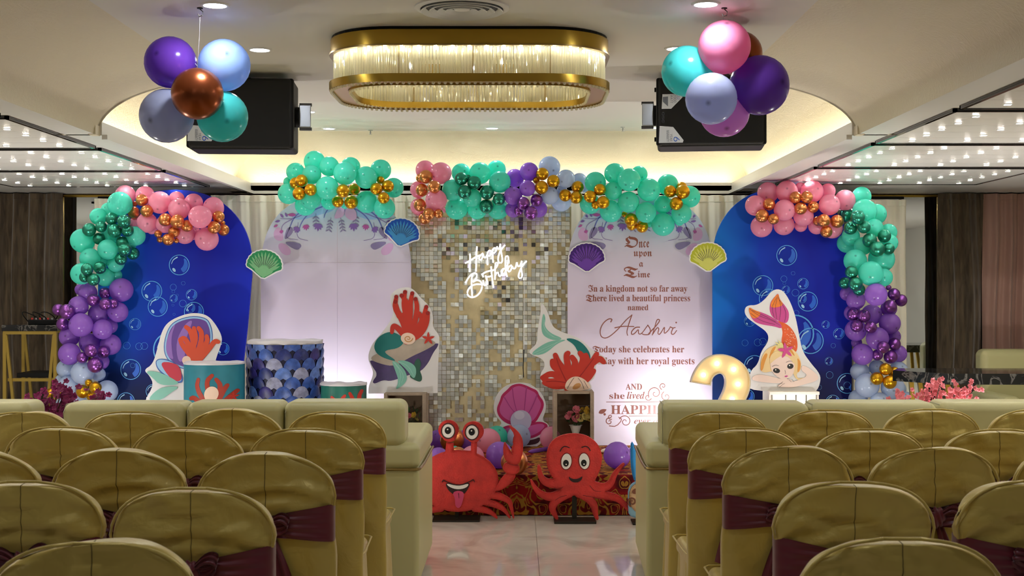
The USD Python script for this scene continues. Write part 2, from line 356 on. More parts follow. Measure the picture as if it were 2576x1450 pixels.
# end walls between the lower and the raised cove
def endcap(xe, xc, xo):
    p = [(xe + (xc - xe) * (1 - math.cos(t)), ZS + .29 * math.sin(t)) for t in tt] + [(xc, 2.83), (xo, 2.83), (xo, ZS)]
    return slab(poly(p), 7.2, 7.235)
struct('trim_6', endcap(SL, CL, -2.5), m_plaster, 'arched plaster end of the left cove', 'cove')
struct('trim_7', endcap(SR, CR, 2.06), m_plaster, 'arched plaster end of the right cove', 'cove')
LIPM = m_soffit
lip = lambda x0, x1, y0, y1: cat([box(x0, x1, y0, y1, ZS - .001, ZS + .075)])
struct('trim_8', cat([box(SL, SL + .02, 7.24, 11.32, ZS, ZS + .075), box(SL + .02, SL + .05, 7.24, 11.29, ZS - .022, ZS + .004)]), LIPM, 'white moulding hiding the cove lights on the left', 'moulding')
struct('trim_9', cat([box(SR - .02, SR, 7.24, 11.32, ZS, ZS + .075), box(SR - .05, SR - .02, 7.24, 11.29, ZS - .022, ZS + .004)]), LIPM, 'white moulding hiding the cove lights on the right', 'moulding')
struct('trim_10', cat([box(SL, SR, 11.30, 11.32, ZS, ZS + .075), box(SL + .03, SR - .03, 11.27, 11.30, ZS - .022, ZS + .004)]), LIPM, 'white moulding above the backdrop hiding the back cove lights', 'moulding')
struct('trim_11', cat([box(SL - .03, SL + .01, 7.16, 7.24, ZS - .004, ZS + .07)]), m_plaster, 'small plaster block at the start of the left moulding', 'moulding')
struct('trim_12', cat([box(SR - .01, SR + .03, 7.16, 7.24, ZS - .004, ZS + .07)]), m_plaster, 'small plaster block at the start of the right moulding', 'moulding')
struct('trim_13', box(-2.8, 2.4, 11.55, 11.60, 1.9, ZS), m_darkwood, 'dark slatted wall strip showing above the white drape', 'wall')

# perforated side ceiling panels with their LED spots
m_led = glow('white_led', (255, 250, 238), LED)
m_ledring = plain('led_rim', (240, 240, 236), .4)
led_first = None
def ceiling_panel(side, idx, y0, y1, rows):
    global led_first
    sgn = -1 if side == 'left' else 1
    xa, xb = (-2.50, -4.10) if sgn < 0 else (2.06, 3.66)
    lo, hi = min(xa, xb), max(xa, xb)
    t = T('ceiling_panel', '%s perforated ceiling panel of the %s side ceiling, counted from the backdrop' % (ORD[idx].capitalize() if 0 else ORD[idx], side), 'ceiling panel', ((lo + hi) / 2, (y0 + y1) / 2, ZS - .012), 'side ceiling panels')
    y0, y1 = y0 + .045, y1 - .045
    n = 5; e = np.linspace(y0 + .02, y1 - .02, n + 1)
    for k in range(n): obj('plank', box(lo + .02, hi - .02, e[k] + .002, e[k + 1] - .002, ZS - .010, ZS + .003), m_plank, t)
    for nm, b in (('trim_strip', box(lo, hi, y0, y0 + .016, ZS - .014, ZS + .003)), ('trim_strip', box(lo, hi, y1 - .016, y1, ZS - .014, ZS + .003)),
                  ('trim_strip', box(lo, lo + .018, y0, y1, ZS - .014, ZS + .003)), ('trim_strip', box(hi - .018, hi, y0, y1, ZS - .014, ZS + .003))):
        obj(nm, b, m_trim, t)
    for r, y in enumerate(rows):
        for c in range(5):
            x = (-2.67 if sgn < 0 else 2.23) + sgn * .31 * c
            lab = 'LED spot, %s row and %s from the aisle, %s %s ceiling panel' % (ORD[r + 1], ORD[c + 1], ORD[idx], side)
            loc = (x, y, ZS - .010)
            if led_first is None:
                p = proto('ceiling_spot', loc, lab, 'ceiling light', 'LED spots in the side ceilings')
                led_first = str(p.GetPath())
                OFF[led_first] = np.zeros(3)
                obj('lens', box(-.013, .013, -.010, .010, -.004, .001), m_led, p)
                obj('rim', cat([box(-.017, .017, -.014, -.010, -.003, .002), box(-.017, .017, .010, .014, -.003, .002), box(-.017, -.013, -.014, .014, -.003, .002), box(.013, .017, -.014, .014, -.003, .002)]), m_ledring, p)
            else: copy(led_first, 'ceiling_spot', loc, lab, 'ceiling light', 'LED spots in the side ceilings')
rw = lambda a, s: [a + s * k for k in range(5)]
for i, y in enumerate([9.28, 7.84, 6.40, 4.96, 3.52]): ceiling_panel('left', i + 1, y, y + 1.44, rw(y + .21, .262))
for i, y in enumerate([9.04, 7.57, 6.14, 4.70, 3.26]): ceiling_panel('right', i + 1, y, y + 1.45, rw(y + .23, .257))

# recessed downlights, hooks, diffuser, sprinklers
m_lens = glow('downlight_lens', (238, 246, 255), 14.)
dl_first = None
for k, (x, y, z, s) in enumerate(DOWNLIGHTS):
    where = ['at the left end of the near ceiling above the balloon bunch', 'left of the chandelier above the speaker', 'at the top right near the air diffuser', 'right of the chandelier beside the turquoise balloon',
             'beside the left speaker bracket in the raised ceiling', 'above the left garland in the raised ceiling', 'in the middle of the raised ceiling', 'left of the right speaker in the raised ceiling',
             'above the left chairs nearest the camera', 'above the right chairs nearest the camera', 'above the camera on the left', 'above the camera on the right'][k]
    lab = 'round white downlight ' + where
    if dl_first is None:
        p = proto('downlight', (x, y, z), lab, 'ceiling light', 'round recessed downlights'); dl_first = str(p.GetPath())
        obj('lens', trimesh.creation.cylinder(.046, .004, sections=32).apply_translation((0, 0, -.003)), m_lens, p)
        obj('trim_ring', lathe([(.046, -.001), (.046, -.006), (.054, -.006), (.06, 0.0), (.046, 0.0)], 32), m_white, p, 40)
    else: copy(dl_first, 'downlight', (x, y, z), lab, 'ceiling light', 'round recessed downlights')
c = P(1162, 18, 5.31)
t = T('air_diffuser', 'round white ceiling air diffuser with concentric rings above the chandelier', 'air vent', (c[0], c[1], 2.65))
o = np.array([c[0], c[1], 2.65])
obj('flange', lathe([(.192, 0), (.192, -.006), (.176, -.012), (.168, -.010), (.168, 0)], 48, o), m_white, t, 40)
for r in (.145, .112, .079, .046): obj('ring', lathe([(r, -.004), (r + .020, -.020), (r + .022, -.018), (r + .004, -.001), (r, -.004)], 48, o), m_white, t, 40)
obj('centre_plate', lathe([(0, -.012), (.03, -.012), (.034, -.006), (0, -.004)], 32, o), m_white, t, 40)
obj('duct', lathe([(0, -.0015), (.168, -.0015), (.168, -.0005), (0, -.0005)], 32, o), plain('duct_shadow', (110, 110, 112), .7), t)
for px, py, w in ((932, 328, 'left of the middle downlight'), (1567, 320, 'right of the middle downlight')):
    d = (2.82 - EYE) * F / (CY - py); q = P(px, py, d); q[2] = 2.82
    s = T('sprinkler', 'small chrome fire sprinkler in the raised ceiling ' + w, 'sprinkler', q)
    obj('escutcheon', lathe([(0, 0), (.02, 0), (.018, -.004), (0, -.006)], 20, q), m_grey, s, 40)
    obj('head', lathe([(.004, -.005), (.006, -.02), (.003, -.03), (.012, -.032), (.012, -.034), (0, -.034), (0, -.005)], 16, q), m_grey, s, 40)

# ------------------------------------------------------------------ mirrors, curtains, drape
def mirror(name, lab, x0, x1):
    t = T(name, lab, 'mirror', ((x0 + x1) / 2, 11.70, .1))
    obj('glass', box(x0 + .03, x1 - .03, 11.66, 11.70, .12, 2.345), m_mirror, t)
    for a, b, c_, d in ((x0, x0 + .03, .1, 2.36), (x1 - .03, x1, .1, 2.36)): obj('frame_bar', rbox(a, b, 11.64, 11.71, c_, d, .006, 1), m_gold, t, 40)
    for a, b in ((.1, .13), (2.335, 2.358)): obj('frame_bar', rbox(x0 + .03, x1 - .03, 11.64, 11.71, a, b, .006, 1), m_gold, t, 40)
mirror('wall_mirror', 'tall gold-edged wall mirror behind the left balloon column', (152 - CX) * 11.66 / F, -2.35)
mirror('wall_mirror', 'tall gold-edged wall mirror behind the right balloon column', 1.95, (2366 - CX) * 11.66 / F)
def cloth(x0, x1, y, z0, z1, amp, period, seed, pinch=.35, th=.006, nx=None, skew=0.):
    r = random.Random(seed); nx = nx or max(40, int((x1 - x0) / period * 14)); nz = 14
    ph = [r.uniform(0, 6.28) for _ in range(4)]
    def off(x, z):
        k = (z - z0) / (z1 - z0); a = amp * (1 - pinch * k ** 3)
        xx = x + .25 * period * math.sin(2.1 * x / period * .37 + ph[0]) + .015 * math.sin(3 * z + ph[1])
        return a * (math.sin(2 * math.pi * xx / period + ph[2]) + .35 * math.sin(2 * math.pi * xx / period * 2.3 + ph[3] + .6 * z))
    xs, zs = np.linspace(x0, x1, nx), np.linspace(z0, z1, nz)
    rows = []
    for z in zs:
        fr = [(x + skew * (z1 - z), y + off(x, z), z) for x in xs]
        rows.append(fr + [(q[0], q[1] + th, q[2]) for q in fr[::-1]])
    m = strip(rows, closed=True); n = 2 * nx; v = m.vertices; f = list(m.faces)
    for base in (0, (nz - 1) * n):
        for i in range(nx - 1):
            a, b, c_, d = base + i, base + i + 1, base + n - 2 - i, base + n - 1 - i
            f += [[a, b, c_], [a, c_, d]]
    return outward(trimesh.Trimesh(v, f, process=False))
def drape(name, lab, cat_, mat, x0, x1, y, z0, z1, amp, per, seed, group=None, skew=0., rod=True, pinch=.35):
    t = T(name, lab, cat_, ((x0 + x1) / 2, y, z0), group)
    obj('cloth', cloth(x0, x1, y, z0, z1, amp, per, seed, skew=skew, pinch=pinch), mat, t, True)
    if rod: obj('heading_band', cloth(x0, x1, y - .004, z1 - .05, z1 + .004, amp * .75, per, seed, .0), mat, t, True)
X = lambda px, d: (px - CX) * d / F
drape('window_curtain', 'dark brown crushed velvet curtain hanging on the far left', 'curtain', m_velvet, -5.3, X(150, 11.4), 11.45, .02, 2.35, .045, .17, 3)
drape('window_curtain', 'dark brown crushed velvet curtain right of the right mirror', 'curtain', m_velvet, X(2366, 11.4), X(2478, 11.4), 11.45, .02, 2.35, .045, .15, 4)
drape('window_curtain', 'dusty pink curtain at the far right edge', 'curtain', m_pinkdrape, X(2482, 11.4), 5.2, 11.48, .02, 2.35, .035, .13, 5)
drape('backdrop_drape', 'cream satin drape hanging behind the printed arch panels', 'drape', m_drape, X(528, 10.9), X(1890, 10.9), 10.92, .28, 2.295, .022, .115, 6)
drape('backdrop_drape', 'narrow cream drape edge left of the left balloon column', 'drape', m_drape, X(232, 10.9), X(330, 10.9), 10.95, .28, 2.27, .018, .11, 8)
drape('backdrop_drape', 'cream drape hanging right of the right balloon column', 'drape', m_drape, X(2150, 10.9), X(2284, 10.9), 10.95, .29, 2.26, .02, .12, 9)
t = T('drape_frame', 'thin black pipe frame carrying the cream drapes', 'frame', (0, 10.97, .27))
obj('crossbar', tube([(X(235, 10.9), 11.02, 2.285), (X(2284, 10.9), 11.02, 2.285)], .012), m_black, t, 40)
for px in (240, 560, 1060, 1460, 1870, 2275): obj('upright', tube([(X(px, 10.9), 11.02, .272), (X(px, 10.9), 11.02, 2.285)], .012), m_black, t, 40)

# ------------------------------------------------------------------ stage
m_carpet = M('red_gold_carpet', {'g': ('geometry', {}), 's': ('separate_xyz', {}), 'pp': ('math', {'math_type': 'pingpong', 'value2': .24}), 'ppy': ('math', {'math_type': 'pingpong', 'value2': .3}), 'cb': ('combine_xyz', {}),
        'n': ('noise_texture', {'scale': 8., 'detail': 1.5, 'distortion': 1.4}), 'r': ('rgb_ramp', {'ramp': [(0, (0, 0, 0)), (.455, (0, 0, 0)), (.475, (1, 1, 1)), (.515, (1, 1, 1)), (.535, (0, 0, 0)), (.60, (0, 0, 0)), (.615, (.8, .8, .8)), (.635, (.8, .8, .8)), (.65, (0, 0, 0)), (1, (0, 0, 0))]}),
        'n2': ('noise_texture', {'scale': 5., 'detail': 2., 'distortion': 2.}), 'r2': ('rgb_ramp', {'ramp': [(.35, lin((70, 8, 12))), (.6, lin((150, 20, 22)))]}), 'mx': ('mix_color', {'b': lin((170, 120, 40))}),
        'nb': ('noise_texture', {'scale': 300.}), 'b': ('bump', {'strength': .3, 'distance': .004}), 'p': ('principled_bsdf', {'roughness': .85, 'specular_ior_level': .2})},
        [('g.position', 's.vector'), ('s.x', 'pp.value1'), ('s.y', 'ppy.value1'), ('pp.value', 'cb.x'), ('ppy.value', 'cb.y'), ('s.z', 'cb.z'), ('cb.vector', 'n.vector'), ('cb.vector', 'n2.vector'), ('n.fac', 'r.fac'), ('n2.fac', 'r2.fac'),
         ('r.color', 'mx.fac'), ('r2.color', 'mx.a'), ('mx.result', 'p.base_color'), ('g.position', 'nb.vector'), ('nb.fac', 'b.height'), ('b.normal', 'p.normal')])
t = T('stage_platform', 'low stage covered in red and gold floral carpet below the backdrop', 'stage', (-.2, 9.9, 0))
obj('deck', box(-3.58, 2.62, 8.78, 11.05, .03, .262), m_darkwood, t)
obj('carpet_top', rbox(-3.58, 2.62, 8.76, 11.05, .262, .271, .004, 1), m_carpet, t, 40)
obj('carpet_front', rbox(-3.58, 2.62, 8.755, 8.78, .004, .266, .004, 1), m_carpet, t, 40)
ZST = .271
# housings of the floor lamps declared at the top
def flood(lab, x, y, z, tilt, w, zf):
    c = np.array([x, y, z]); dv = np.array([0, math.sin(math.radians(tilt)), math.cos(math.radians(tilt))])
    t = T('flood_light', lab, 'flood light', (x, y, zf)); R = trimesh.transformations.rotation_matrix(math.radians(-tilt), (1, 0, 0))
    obj('housing', rbox(-w / 2 - .012, w / 2 + .012, -w / 2 - .012, w / 2 + .012, -.05, -.006, .01, 1).apply_transform(R).apply_translation(c), m_black, t, 40)
    b = c - dv * .03
    for s in (-1, 1): obj('yoke_arm', bar((x + s * (w / 2 + .02), b[1], b[2]), (x + s * (w / 2 + .02), b[1], zf + .004), .012), m_darkmetal, t)
    obj('foot_bar', box(x - w / 2 - .03, x + w / 2 + .03, b[1] - .04, b[1] + .04, zf, zf + .008), m_darkmetal, t)
for (x, y, z, rx, s), w_ in zip(PARS, ('at the foot of the plain lilac arch', 'behind the fish-scale plinth', 'at the foot of the verse arch', 'before the white crate', 'at the foot of the left blue arch')):
    flood('black stage flood light on the carpet ' + w_, x, y, z, rx, .14, ZST)
for (x, y, s), w_ in zip(FLOODS, ('left of the far left sofa', 'behind the left sofa', 'behind the right sofa', 'behind the far end of the right sofa')):
    flood('black floor flood light on the tiles ' + w_, x, y, .16, 8 if s > 2 else 24, .2, 0)
# ------------------------------------------------------------------ printed arch panels
def arch(cx, hw, ytop, yspring, ybot, n=2.4, hwb=None):
    t = np.linspace(0, math.pi, 41); h = yspring - ytop; hwb = hwb or hw
    p = [(cx + hw * np.sign(math.cos(a)) * abs(math.cos(a)) ** (2 / n), yspring - h * abs(math.sin(a)) ** (2 / n)) for a in t]
    return poly(p + [(cx - hwb, ybot), (cx + hwb, ybot)])
def by(d): return CY + (EYE - ZST) * F / d
m_bub = plain('bubble_print', (92, 176, 238), .35); m_bub2 = plain('bubble_print_light', (170, 222, 250), .35); m_bub3 = plain('bubble_print_mid', (36, 104, 214), .35)
def bubbles(B, clip, spec):
    for x, y, r in spec:
        ring = ell(x, y, r, n=32).difference(ell(x, y, r * .93, n=32))
        sheen = ell(x, y, r * .84).intersection(ell(x + r * .95, y + r * .1, r * .85)).difference(ell(x - r * .35, y - r * .3, r * .82)) if r > 9 else None
        g = ring if sheen is None else unary_union([ring])
        if g.intersection(clip).area < 3: continue
        if sheen is not None and not sheen.intersection(clip).is_empty: B.dec('bubble_sheen', sheen, m_bub3, 1, clip)
        B.dec('bubble_ring', g, m_bub, 2, clip)
        if r > 9:
            hl = unary_union([stroke([(x - r * .75, y - r * .1), (x - r * .6, y - r * .5), (x - r * .2, y - r * .74)], r * .04, r * .12, 2, 3), ell(x - r * .5, y + r * .48, r * .13, r * .22, -35, 12)]).intersection(clip)
            if not hl.is_empty: B.dec('bubble_highlight', hl, m_bub2, 3)
BUB = [(451, 667, 26), (382, 733, 26), (397, 772, 25), (436, 723, 8), (436, 734, 4), (437, 751, 10), (446, 743, 3), (461, 713, 5), (435, 768, 3), (482, 742, 14), (460, 764, 9), (488, 785, 25), (479, 775, 12),
       (438, 791, 3), (340, 816, 15), (319, 870, 9), (350, 872, 9), (363, 871, 9), (430, 880, 45), (329, 930, 26), (334, 920, 6), (561, 878, 16), (385, 985, 18), (317, 1010, 22), (490, 960, 20), (540, 1040, 14)]
G = poly(sm([(250, 1140), (250, 700)], 0).tolist() + arch(440, 193, 478, 668, 669, 2.2).exterior.coords[::-1][2:-2] + [(633, 690), (622, 820), (606, 960), (596, by(10.3)), (250, by(10.3))])
G = arch(440, 193, 478, 668, 700, 2.2).union(poly([(247, 690), (633, 690), (622, 820), (606, 960), (594, by(10.3)), (247, by(10.3))])).buffer(.5)
B = Board('arch_panel', 'tall blue arch panel printed with sea bubbles, behind the left balloon column', 'backdrop panel', G, 10.3, .03, sea('sea_print', X(247, 10.3), X(633, 10.3)), 'blue sea arch panels')
bubbles(B, G.buffer(-2), BUB)
G = arch(1968, 175, 474, 660, by(10.3), 2.2)
B = Board('arch_panel', 'tall blue arch panel printed with sea bubbles, behind the orange tail cut-out', 'backdrop panel', G, 10.3, .03, sea('sea_print_right', X(1793, 10.3), X(2143, 10.3)), 'blue sea arch panels')
bubbles(B, G.buffer(-2), [(1979, 643, 26), (1919, 719, 26), (1934, 752, 25), (1972, 702, 8), (1973, 713, 4), (1977, 729, 10), (1995, 688, 5), (2020, 714, 14), (2001, 737, 9), (2032, 759, 25), (2018, 752, 11), (2003, 788, 7),
        (2000, 840, 48), (2039, 858, 33), (1886, 808, 14), (1874, 863, 8), (1906, 862, 9), (1919, 860, 9), (2077, 817, 10), (2110, 840, 14), (2096, 870, 6), (2085, 909, 10), (2087, 944, 9), (1898, 920, 26), (2131, 965, 26), (2131, 970, 9),
        (2061, 975, 6), (1880, 998, 18), (2095, 1012, 18), (2125, 1018, 14), (1950, 1060, 20), (2050, 1075, 12)])

m_print = plain('brown_lettering', (142, 84, 72), .4); m_pu = plain('violet_floral_print', (128, 96, 172), .4); m_ma = plain('magenta_floral_print', (176, 84, 158), .4)
m_bl = plain('blue_floral_print', (104, 110, 188), .4); m_pkp = plain('soft_pink_print', (206, 166, 208), .4); m_gyp = plain('soft_indigo_print', (132, 122, 166), .4); m_skyp = plain('sky_wash_print', (150, 184, 226), .4)
def lotus(x, y, s, a):
    return unary_union([affinity.rotate(leaf(x, y, s * (1 - .12 * abs(k)), s * .36, 90 + k * 26), a, origin=(x, y)) for k in (-2, -1, 0, 1, 2)])
def sprig(x, y, n, L, a, w):
    g = [stroke([(x, y), (x + math.cos(math.radians(a)) * L, y + math.sin(math.radians(a)) * L)], 1.2, .6, 0)]
    for k in range(n):
        q = (k + .8) / n; px, py = x + math.cos(math.radians(a)) * L * q, y + math.sin(math.radians(a)) * L * q
        g += [leaf(px, py, w, w * .34, a + 55), leaf(px, py, w, w * .34, a - 55)]
    return unary_union(g)
def floral(B, clip, x0, flip=1):
    """printed hanging branches; x0: the arch centre; drawn for the left half and mirrored with variation"""
    X0 = lambda dx: x0 + dx
    for s in (-1, 1):
        m = lambda pts: [(X0(s * px), py) for px, py in pts]
        B.dec('printed_wash', pol(m([(120, 545), (60, 520), (10, 505), (0, 530), (40, 540), (90, 556)])), m_skyp, 1, clip)
        B.dec('printed_branch', unary_union([stroke(m([(20, 515), (60, 530), (85, 555), (95, 585)]), 4, 1.6), stroke(m([(75, 525), (105, 545), (118, 578)]), 3.4, 2), stroke(m([(14, 520), (26, 535), (30, 548)]), 3, 1.4)]), m_bl, 2, clip)
        B.dec('printed_branch', unary_union([stroke(m([(70, 535), (110, 552), (140, 550)]), 1.6, .8), stroke(m([(110, 552), (135, 565), (138, 585)]), 1.4, .8), stroke(m([(95, 560), (100, 600), (70, 606)]), 1., .7),
                                             stroke(m([(118, 578), (128, 600), (95, 604)]), .9, .7)]), m_pu, 2, clip)
        B.dec('printed_leaf', unary_union([leaf(X0(s * 100), 541, 22, 9, 180 if s < 0 else 0), leaf(X0(s * 146), 566, 12, 6, 150 if s < 0 else 30), lotus(X0(s * 76), 566, 15, 8 * s), lotus(X0(s * 138), 580, 9, 20 * s)]), m_ma, 3, clip)
        B.dec('printed_leaf', unary_union([leaf(X0(s * 132), 548, 13, 6, 230 if s < 0 else -50), leaf(X0(s * 122), 546, 12, 6, 240 if s < 0 else -60), leaf(X0(s * 140), 556, 14, 6, 170), lotus(X0(s * 96), 572, 16, -25 * s), lotus(X0(s * 44), 563, 20, -4 * s)]), m_pu, 4, clip)
        B.dec('printed_sprig', unary_union([sprig(X0(s * 50), 538, 3, 26, 90, 11), sprig(X0(s * 12), 548, 4, 32, 90 - 10 * s, 10)]), m_gyp, 3, clip)
        bx = X0(s * 132); b2 = 608
        B.dec('printed_petal', unary_union([pol([(bx, b2), (bx - s * -22, b2 - 4), (bx + s * 26, b2 - 24), (bx + s * 12, b2 - 40), (bx, b2 - 20)]), pol([(bx, b2 + 2), (bx + s * 16, b2 + 8), (bx + s * 4, b2 + 32), (bx - s * 16, b2 + 36), (bx - s * 20, b2 + 20)])]), m_pkp, 1, clip)
        B.dec('printed_petal', unary_union([pol([(bx, b2), (bx - s * 8, b2 - 34), (bx - s * 22, b2 - 38), (bx - s * 26, b2 - 22)]), pol([(bx, b2 + 1), (bx - s * 26, b2 + 0), (bx - s * 48, b2 + 8), (bx - s * 38, b2 + 22), (bx - s * 24, b2 + 18)])]), m_gyp, 2, clip)
    B.dec('printed_flower', unary_union([pol([(x0 + 6, 520), (x0 - 4, 545), (x0 - 2, 552), (x0 + 22, 545), (x0 + 22, 520)]), pol([(x0 + 24, 522), (x0 + 22, 544), (x0 + 38, 556), (x0 + 54, 552), (x0 + 50, 525)])]), m_pkp, 5, clip)
G = arch(845, 189, 490, 690, by(10.45), 2.5)
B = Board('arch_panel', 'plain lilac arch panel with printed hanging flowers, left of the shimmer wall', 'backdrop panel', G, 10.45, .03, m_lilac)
floral(B, G.buffer(-3), 845)
B.dec('crease', unary_union([shapely.box(848, 560, 849, 985), shapely.box(658, 661, 1030, 662)]), plain('crease_tone', (196, 184, 202), .4), 1, G.buffer(-2))
G = arch(1611, 183, 490, 690, by(10.45), 2.5)
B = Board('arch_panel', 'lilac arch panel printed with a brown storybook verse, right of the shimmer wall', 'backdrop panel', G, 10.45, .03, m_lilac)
floral(B, G.buffer(-3), 1611)
FL = (0x1D504, 0x1D51E)
body = lambda s, cap, x0, y0, x1, y1: unary_union([text_in(s, SERIF, x0, y0, x1, y1)])
lines = [unary_union([text_in('O', FRAK, 1571, 594, 1605, 624), text_in('nce', FRAK, 1607, 607, 1633, 624)]), text_in('upon', FRAK, 1594, 632, 1640, 650), text_in('a', FRAK, 1608, 660, 1618, 672),
         unary_union([text_in('T', FRAK, 1569, 671, 1605, 700), text_in('ime', FRAK, 1604, 682, 1635, 699)]),
         unary_union([text_in('I', FRAK, 1480, 717, 1492, 735), text_in('n a kingdom not so far away', SERIF, 1493, 718, 1729, 739)]),
         unary_union([text_in('T', FRAK, 1474, 742, 1492, 760), text_in('here lived a beautiful princess', SERIF, 1491, 742, 1736, 763)]),
         text_in('named', SERIF, 1579, 767, 1631, 781),
         unary_union([text_in('T', FRAK, 1491, 871, 1510, 889), text_in('oday she celebrates her', SERIF, 1508, 871, 1721, 892)]),
         text_in('birthday with her royal guests', SERIF, 1470, 900, 1747, 922), text_in('AND', SERIF, 1574, 966, 1615, 981),
         text_in('she', SERIF, 1533, 989, 1571, 1004), text_in('lived', ITAL, 1577, 986, 1622, 1004), text_in('HAPPILY', SERIF, 1537, 1020, 1684, 1042), text_in('ever after', ITAL, 1595, 1052, 1690, 1071)]
for g in lines: B.dec('printed_line', g, m_print, 1)
nm = [crop(s, 1400, 380, 2.416) for s in ([(330, 1040), (340, 1022), (315, 1020), (280, 1050), (262, 1095), (272, 1135), (310, 1140), (370, 1090), (420, 1030), (458, 998)], [(458, 998), (440, 1050), (426, 1100), (432, 1122)],
      [(355, 1076), (400, 1066), (470, 1068)], [(505, 1072), (480, 1072), (455, 1098), (455, 1118), (475, 1112), (500, 1080), (496, 1112), (515, 1116), (555, 1060)], [(555, 1060), (572, 1085), (568, 1118), (530, 1118), (520, 1112)],
      [(560, 1112), (600, 1070), (632, 1030), (612, 1020), (600, 1060), (582, 1120)], [(586, 1112), (612, 1072), (624, 1080), (614, 1112), (628, 1118), (650, 1080)], [(650, 1080), (658, 1070), (652, 1116), (680, 1092), (692, 1070)],
      [(692, 1070), (706, 1078), (722, 1074)], [(708, 1078), (694, 1112), (712, 1118), (730, 1092)])]
B.dec('printed_name', unary_union([stroke(s, 2.6, 1.9, 2, 4) for s in nm] + [ell(1701, 812, 2)]), m_print, 1)
B.dec('printed_rule', unary_union([shapely.box(1525, 1011.2, 1690, 1012.6), shapely.box(1582, 1047, 1690, 1048.2)]), m_print, 1)
sw = [[(1600 + 20 * math.cos(a) * k, 1062 + 18 * math.sin(a) * k) for a, k in zip(np.linspace(0, 9, 22), np.linspace(1, .15, 22))]]
spiral = lambda cx, cy, r, a0, turns, dr=1: [(cx + r * k * math.cos(a0 + dr * q), cy + r * k * math.sin(a0 + dr * q)) for q, k in zip(np.linspace(0, turns * 6.283, 26), np.linspace(1, .12, 26))]
fl_ = [spiral(1573, 1061, 16, 3.6, 1.4), spiral(1533, 1061, 10, 5.0, 1.2, -1), spiral(1536, 1049, 7, 1.2, 1.1), [(1533, 1072), (1550, 1074), (1566, 1056), (1556, 1050)], spiral(1648, 990, 18, 2.6, 1.3), spiral(1676, 998, 13, 4.2, 1.2, -1), spiral(1630, 1000, 9, .4, 1.1), spiral(1668, 972, 9, 2., 1.2)]
B.dec('printed_flourish', unary_union([stroke(s, 2.2, 1.4, 1, 4) for s in fl_] + [leaf(1506, 1040, 22, 12, -25), ell(1521, 1043, 3)]), m_print, 1)

# ------------------------------------------------------------------ shimmer wall and neon lettering
d0 = 10.62
x0, x1, zt, zb = X(1026, d0), X(1437, d0), EYE + (CY - 520) * d0 / F, ZST
t = T('shimmer_wall', 'gold and silver shimmer wall of small square sequins behind the neon lettering', 'backdrop panel', ((x0 + x1) / 2, d0, zb))
obj('backing', box(x0, x1, d0, d0 + .025, zb, zt), plain('shimmer_backing', (198, 182, 138), .35, var=.15, vscale=9), t)
m_seq = M('sequin', {'g': ('geometry', {}), 'r': ('rgb_ramp', {'ramp': [(0, lin((226, 228, 216))), (.3, lin((192, 194, 178))), (.5, lin((172, 164, 126))), (.62, lin((120, 118, 112))), (.68, lin((225, 220, 235))), (.9, lin((214, 205, 170))), (1, lin((190, 180, 235)))]}),
        'p': ('principled_bsdf', {'metallic': .8, 'roughness': .24})}, [('g.random_per_island', 'r.fac'), ('r.color', 'p.base_color')])
m_seqs = [plain('sequin_silver', (212, 214, 200), .2, metal=.8), plain('sequin_gold', (190, 182, 144), .22, metal=.85), plain('sequin_dark', (130, 128, 124), .12, metal=.9), plain('sequin_pearl', (226, 218, 234), .2, metal=.7)]
cs = .0345; nx, nzz = int((x1 - x0) / cs), int((zt - zb) / cs); r_ = random.Random(11); cells = []
for i in range(nx):
    for j in range(nzz):
        cx_s, cz_s = x0 + (i + .5) * cs, zb + (j + .5) * cs
        k = meshkit.fbm(np.array([[cx_s * 9.5, cz_s * 6.5, 3.1]]), 3, 5)[0]
        hole = .385 + .09 * max(0, (1.30 - cz_s)) + (.04 if abs(cx_s + .22) < .22 and cz_s < 1.6 else 0)
        if k < hole and r_.random() < .72 or r_.random() < .07: continue
        cells.append((i, j, cx_s, cz_s))
def sequin(cx_s, cz_s):
    m = trimesh.creation.box((cs * .93, .0012, cs * .93)); m.apply_translation((0, 0, -cs * .42))
    a = r_.choice([r_.gauss(.0, .10), r_.gauss(.18, .16), r_.gauss(.06, .05)])
    m.apply_transform(trimesh.transformations.rotation_matrix(-abs(a), (1, 0, 0))); m.apply_transform(trimesh.transformations.rotation_matrix(r_.gauss(0, .05), (0, 0, 1))); m.apply_transform(trimesh.transformations.rotation_matrix(r_.gauss(0, .03), (0, 1, 0)))
    m.apply_translation((cx_s, d0 - .006, cz_s + cs * .42)); return m
mid = sorted(cells, key=lambda c_: abs(c_[2] + .21) * 1.0 + abs(c_[3] - 1.85) * .75)
sel = set((c_[0], c_[1]) for c_ in mid[:300]); rest = []
for c_ in cells:
    m = sequin(c_[2], c_[3])
    if (c_[0], c_[1]) in sel: obj('sequin', m, r_.choices(m_seqs, [5, 3, 2, 1.2])[0], t)
    else: rest.append(m)
obj('sequin_field', cat(rest), m_seq, t, kind='stuff')
m_neon = glow('neon_white', (255, 250, 255), NEON)
t = T('neon_sign', 'glowing white neon lettering on the shimmer wall', 'neon sign', P(1247, 675, 10.52))
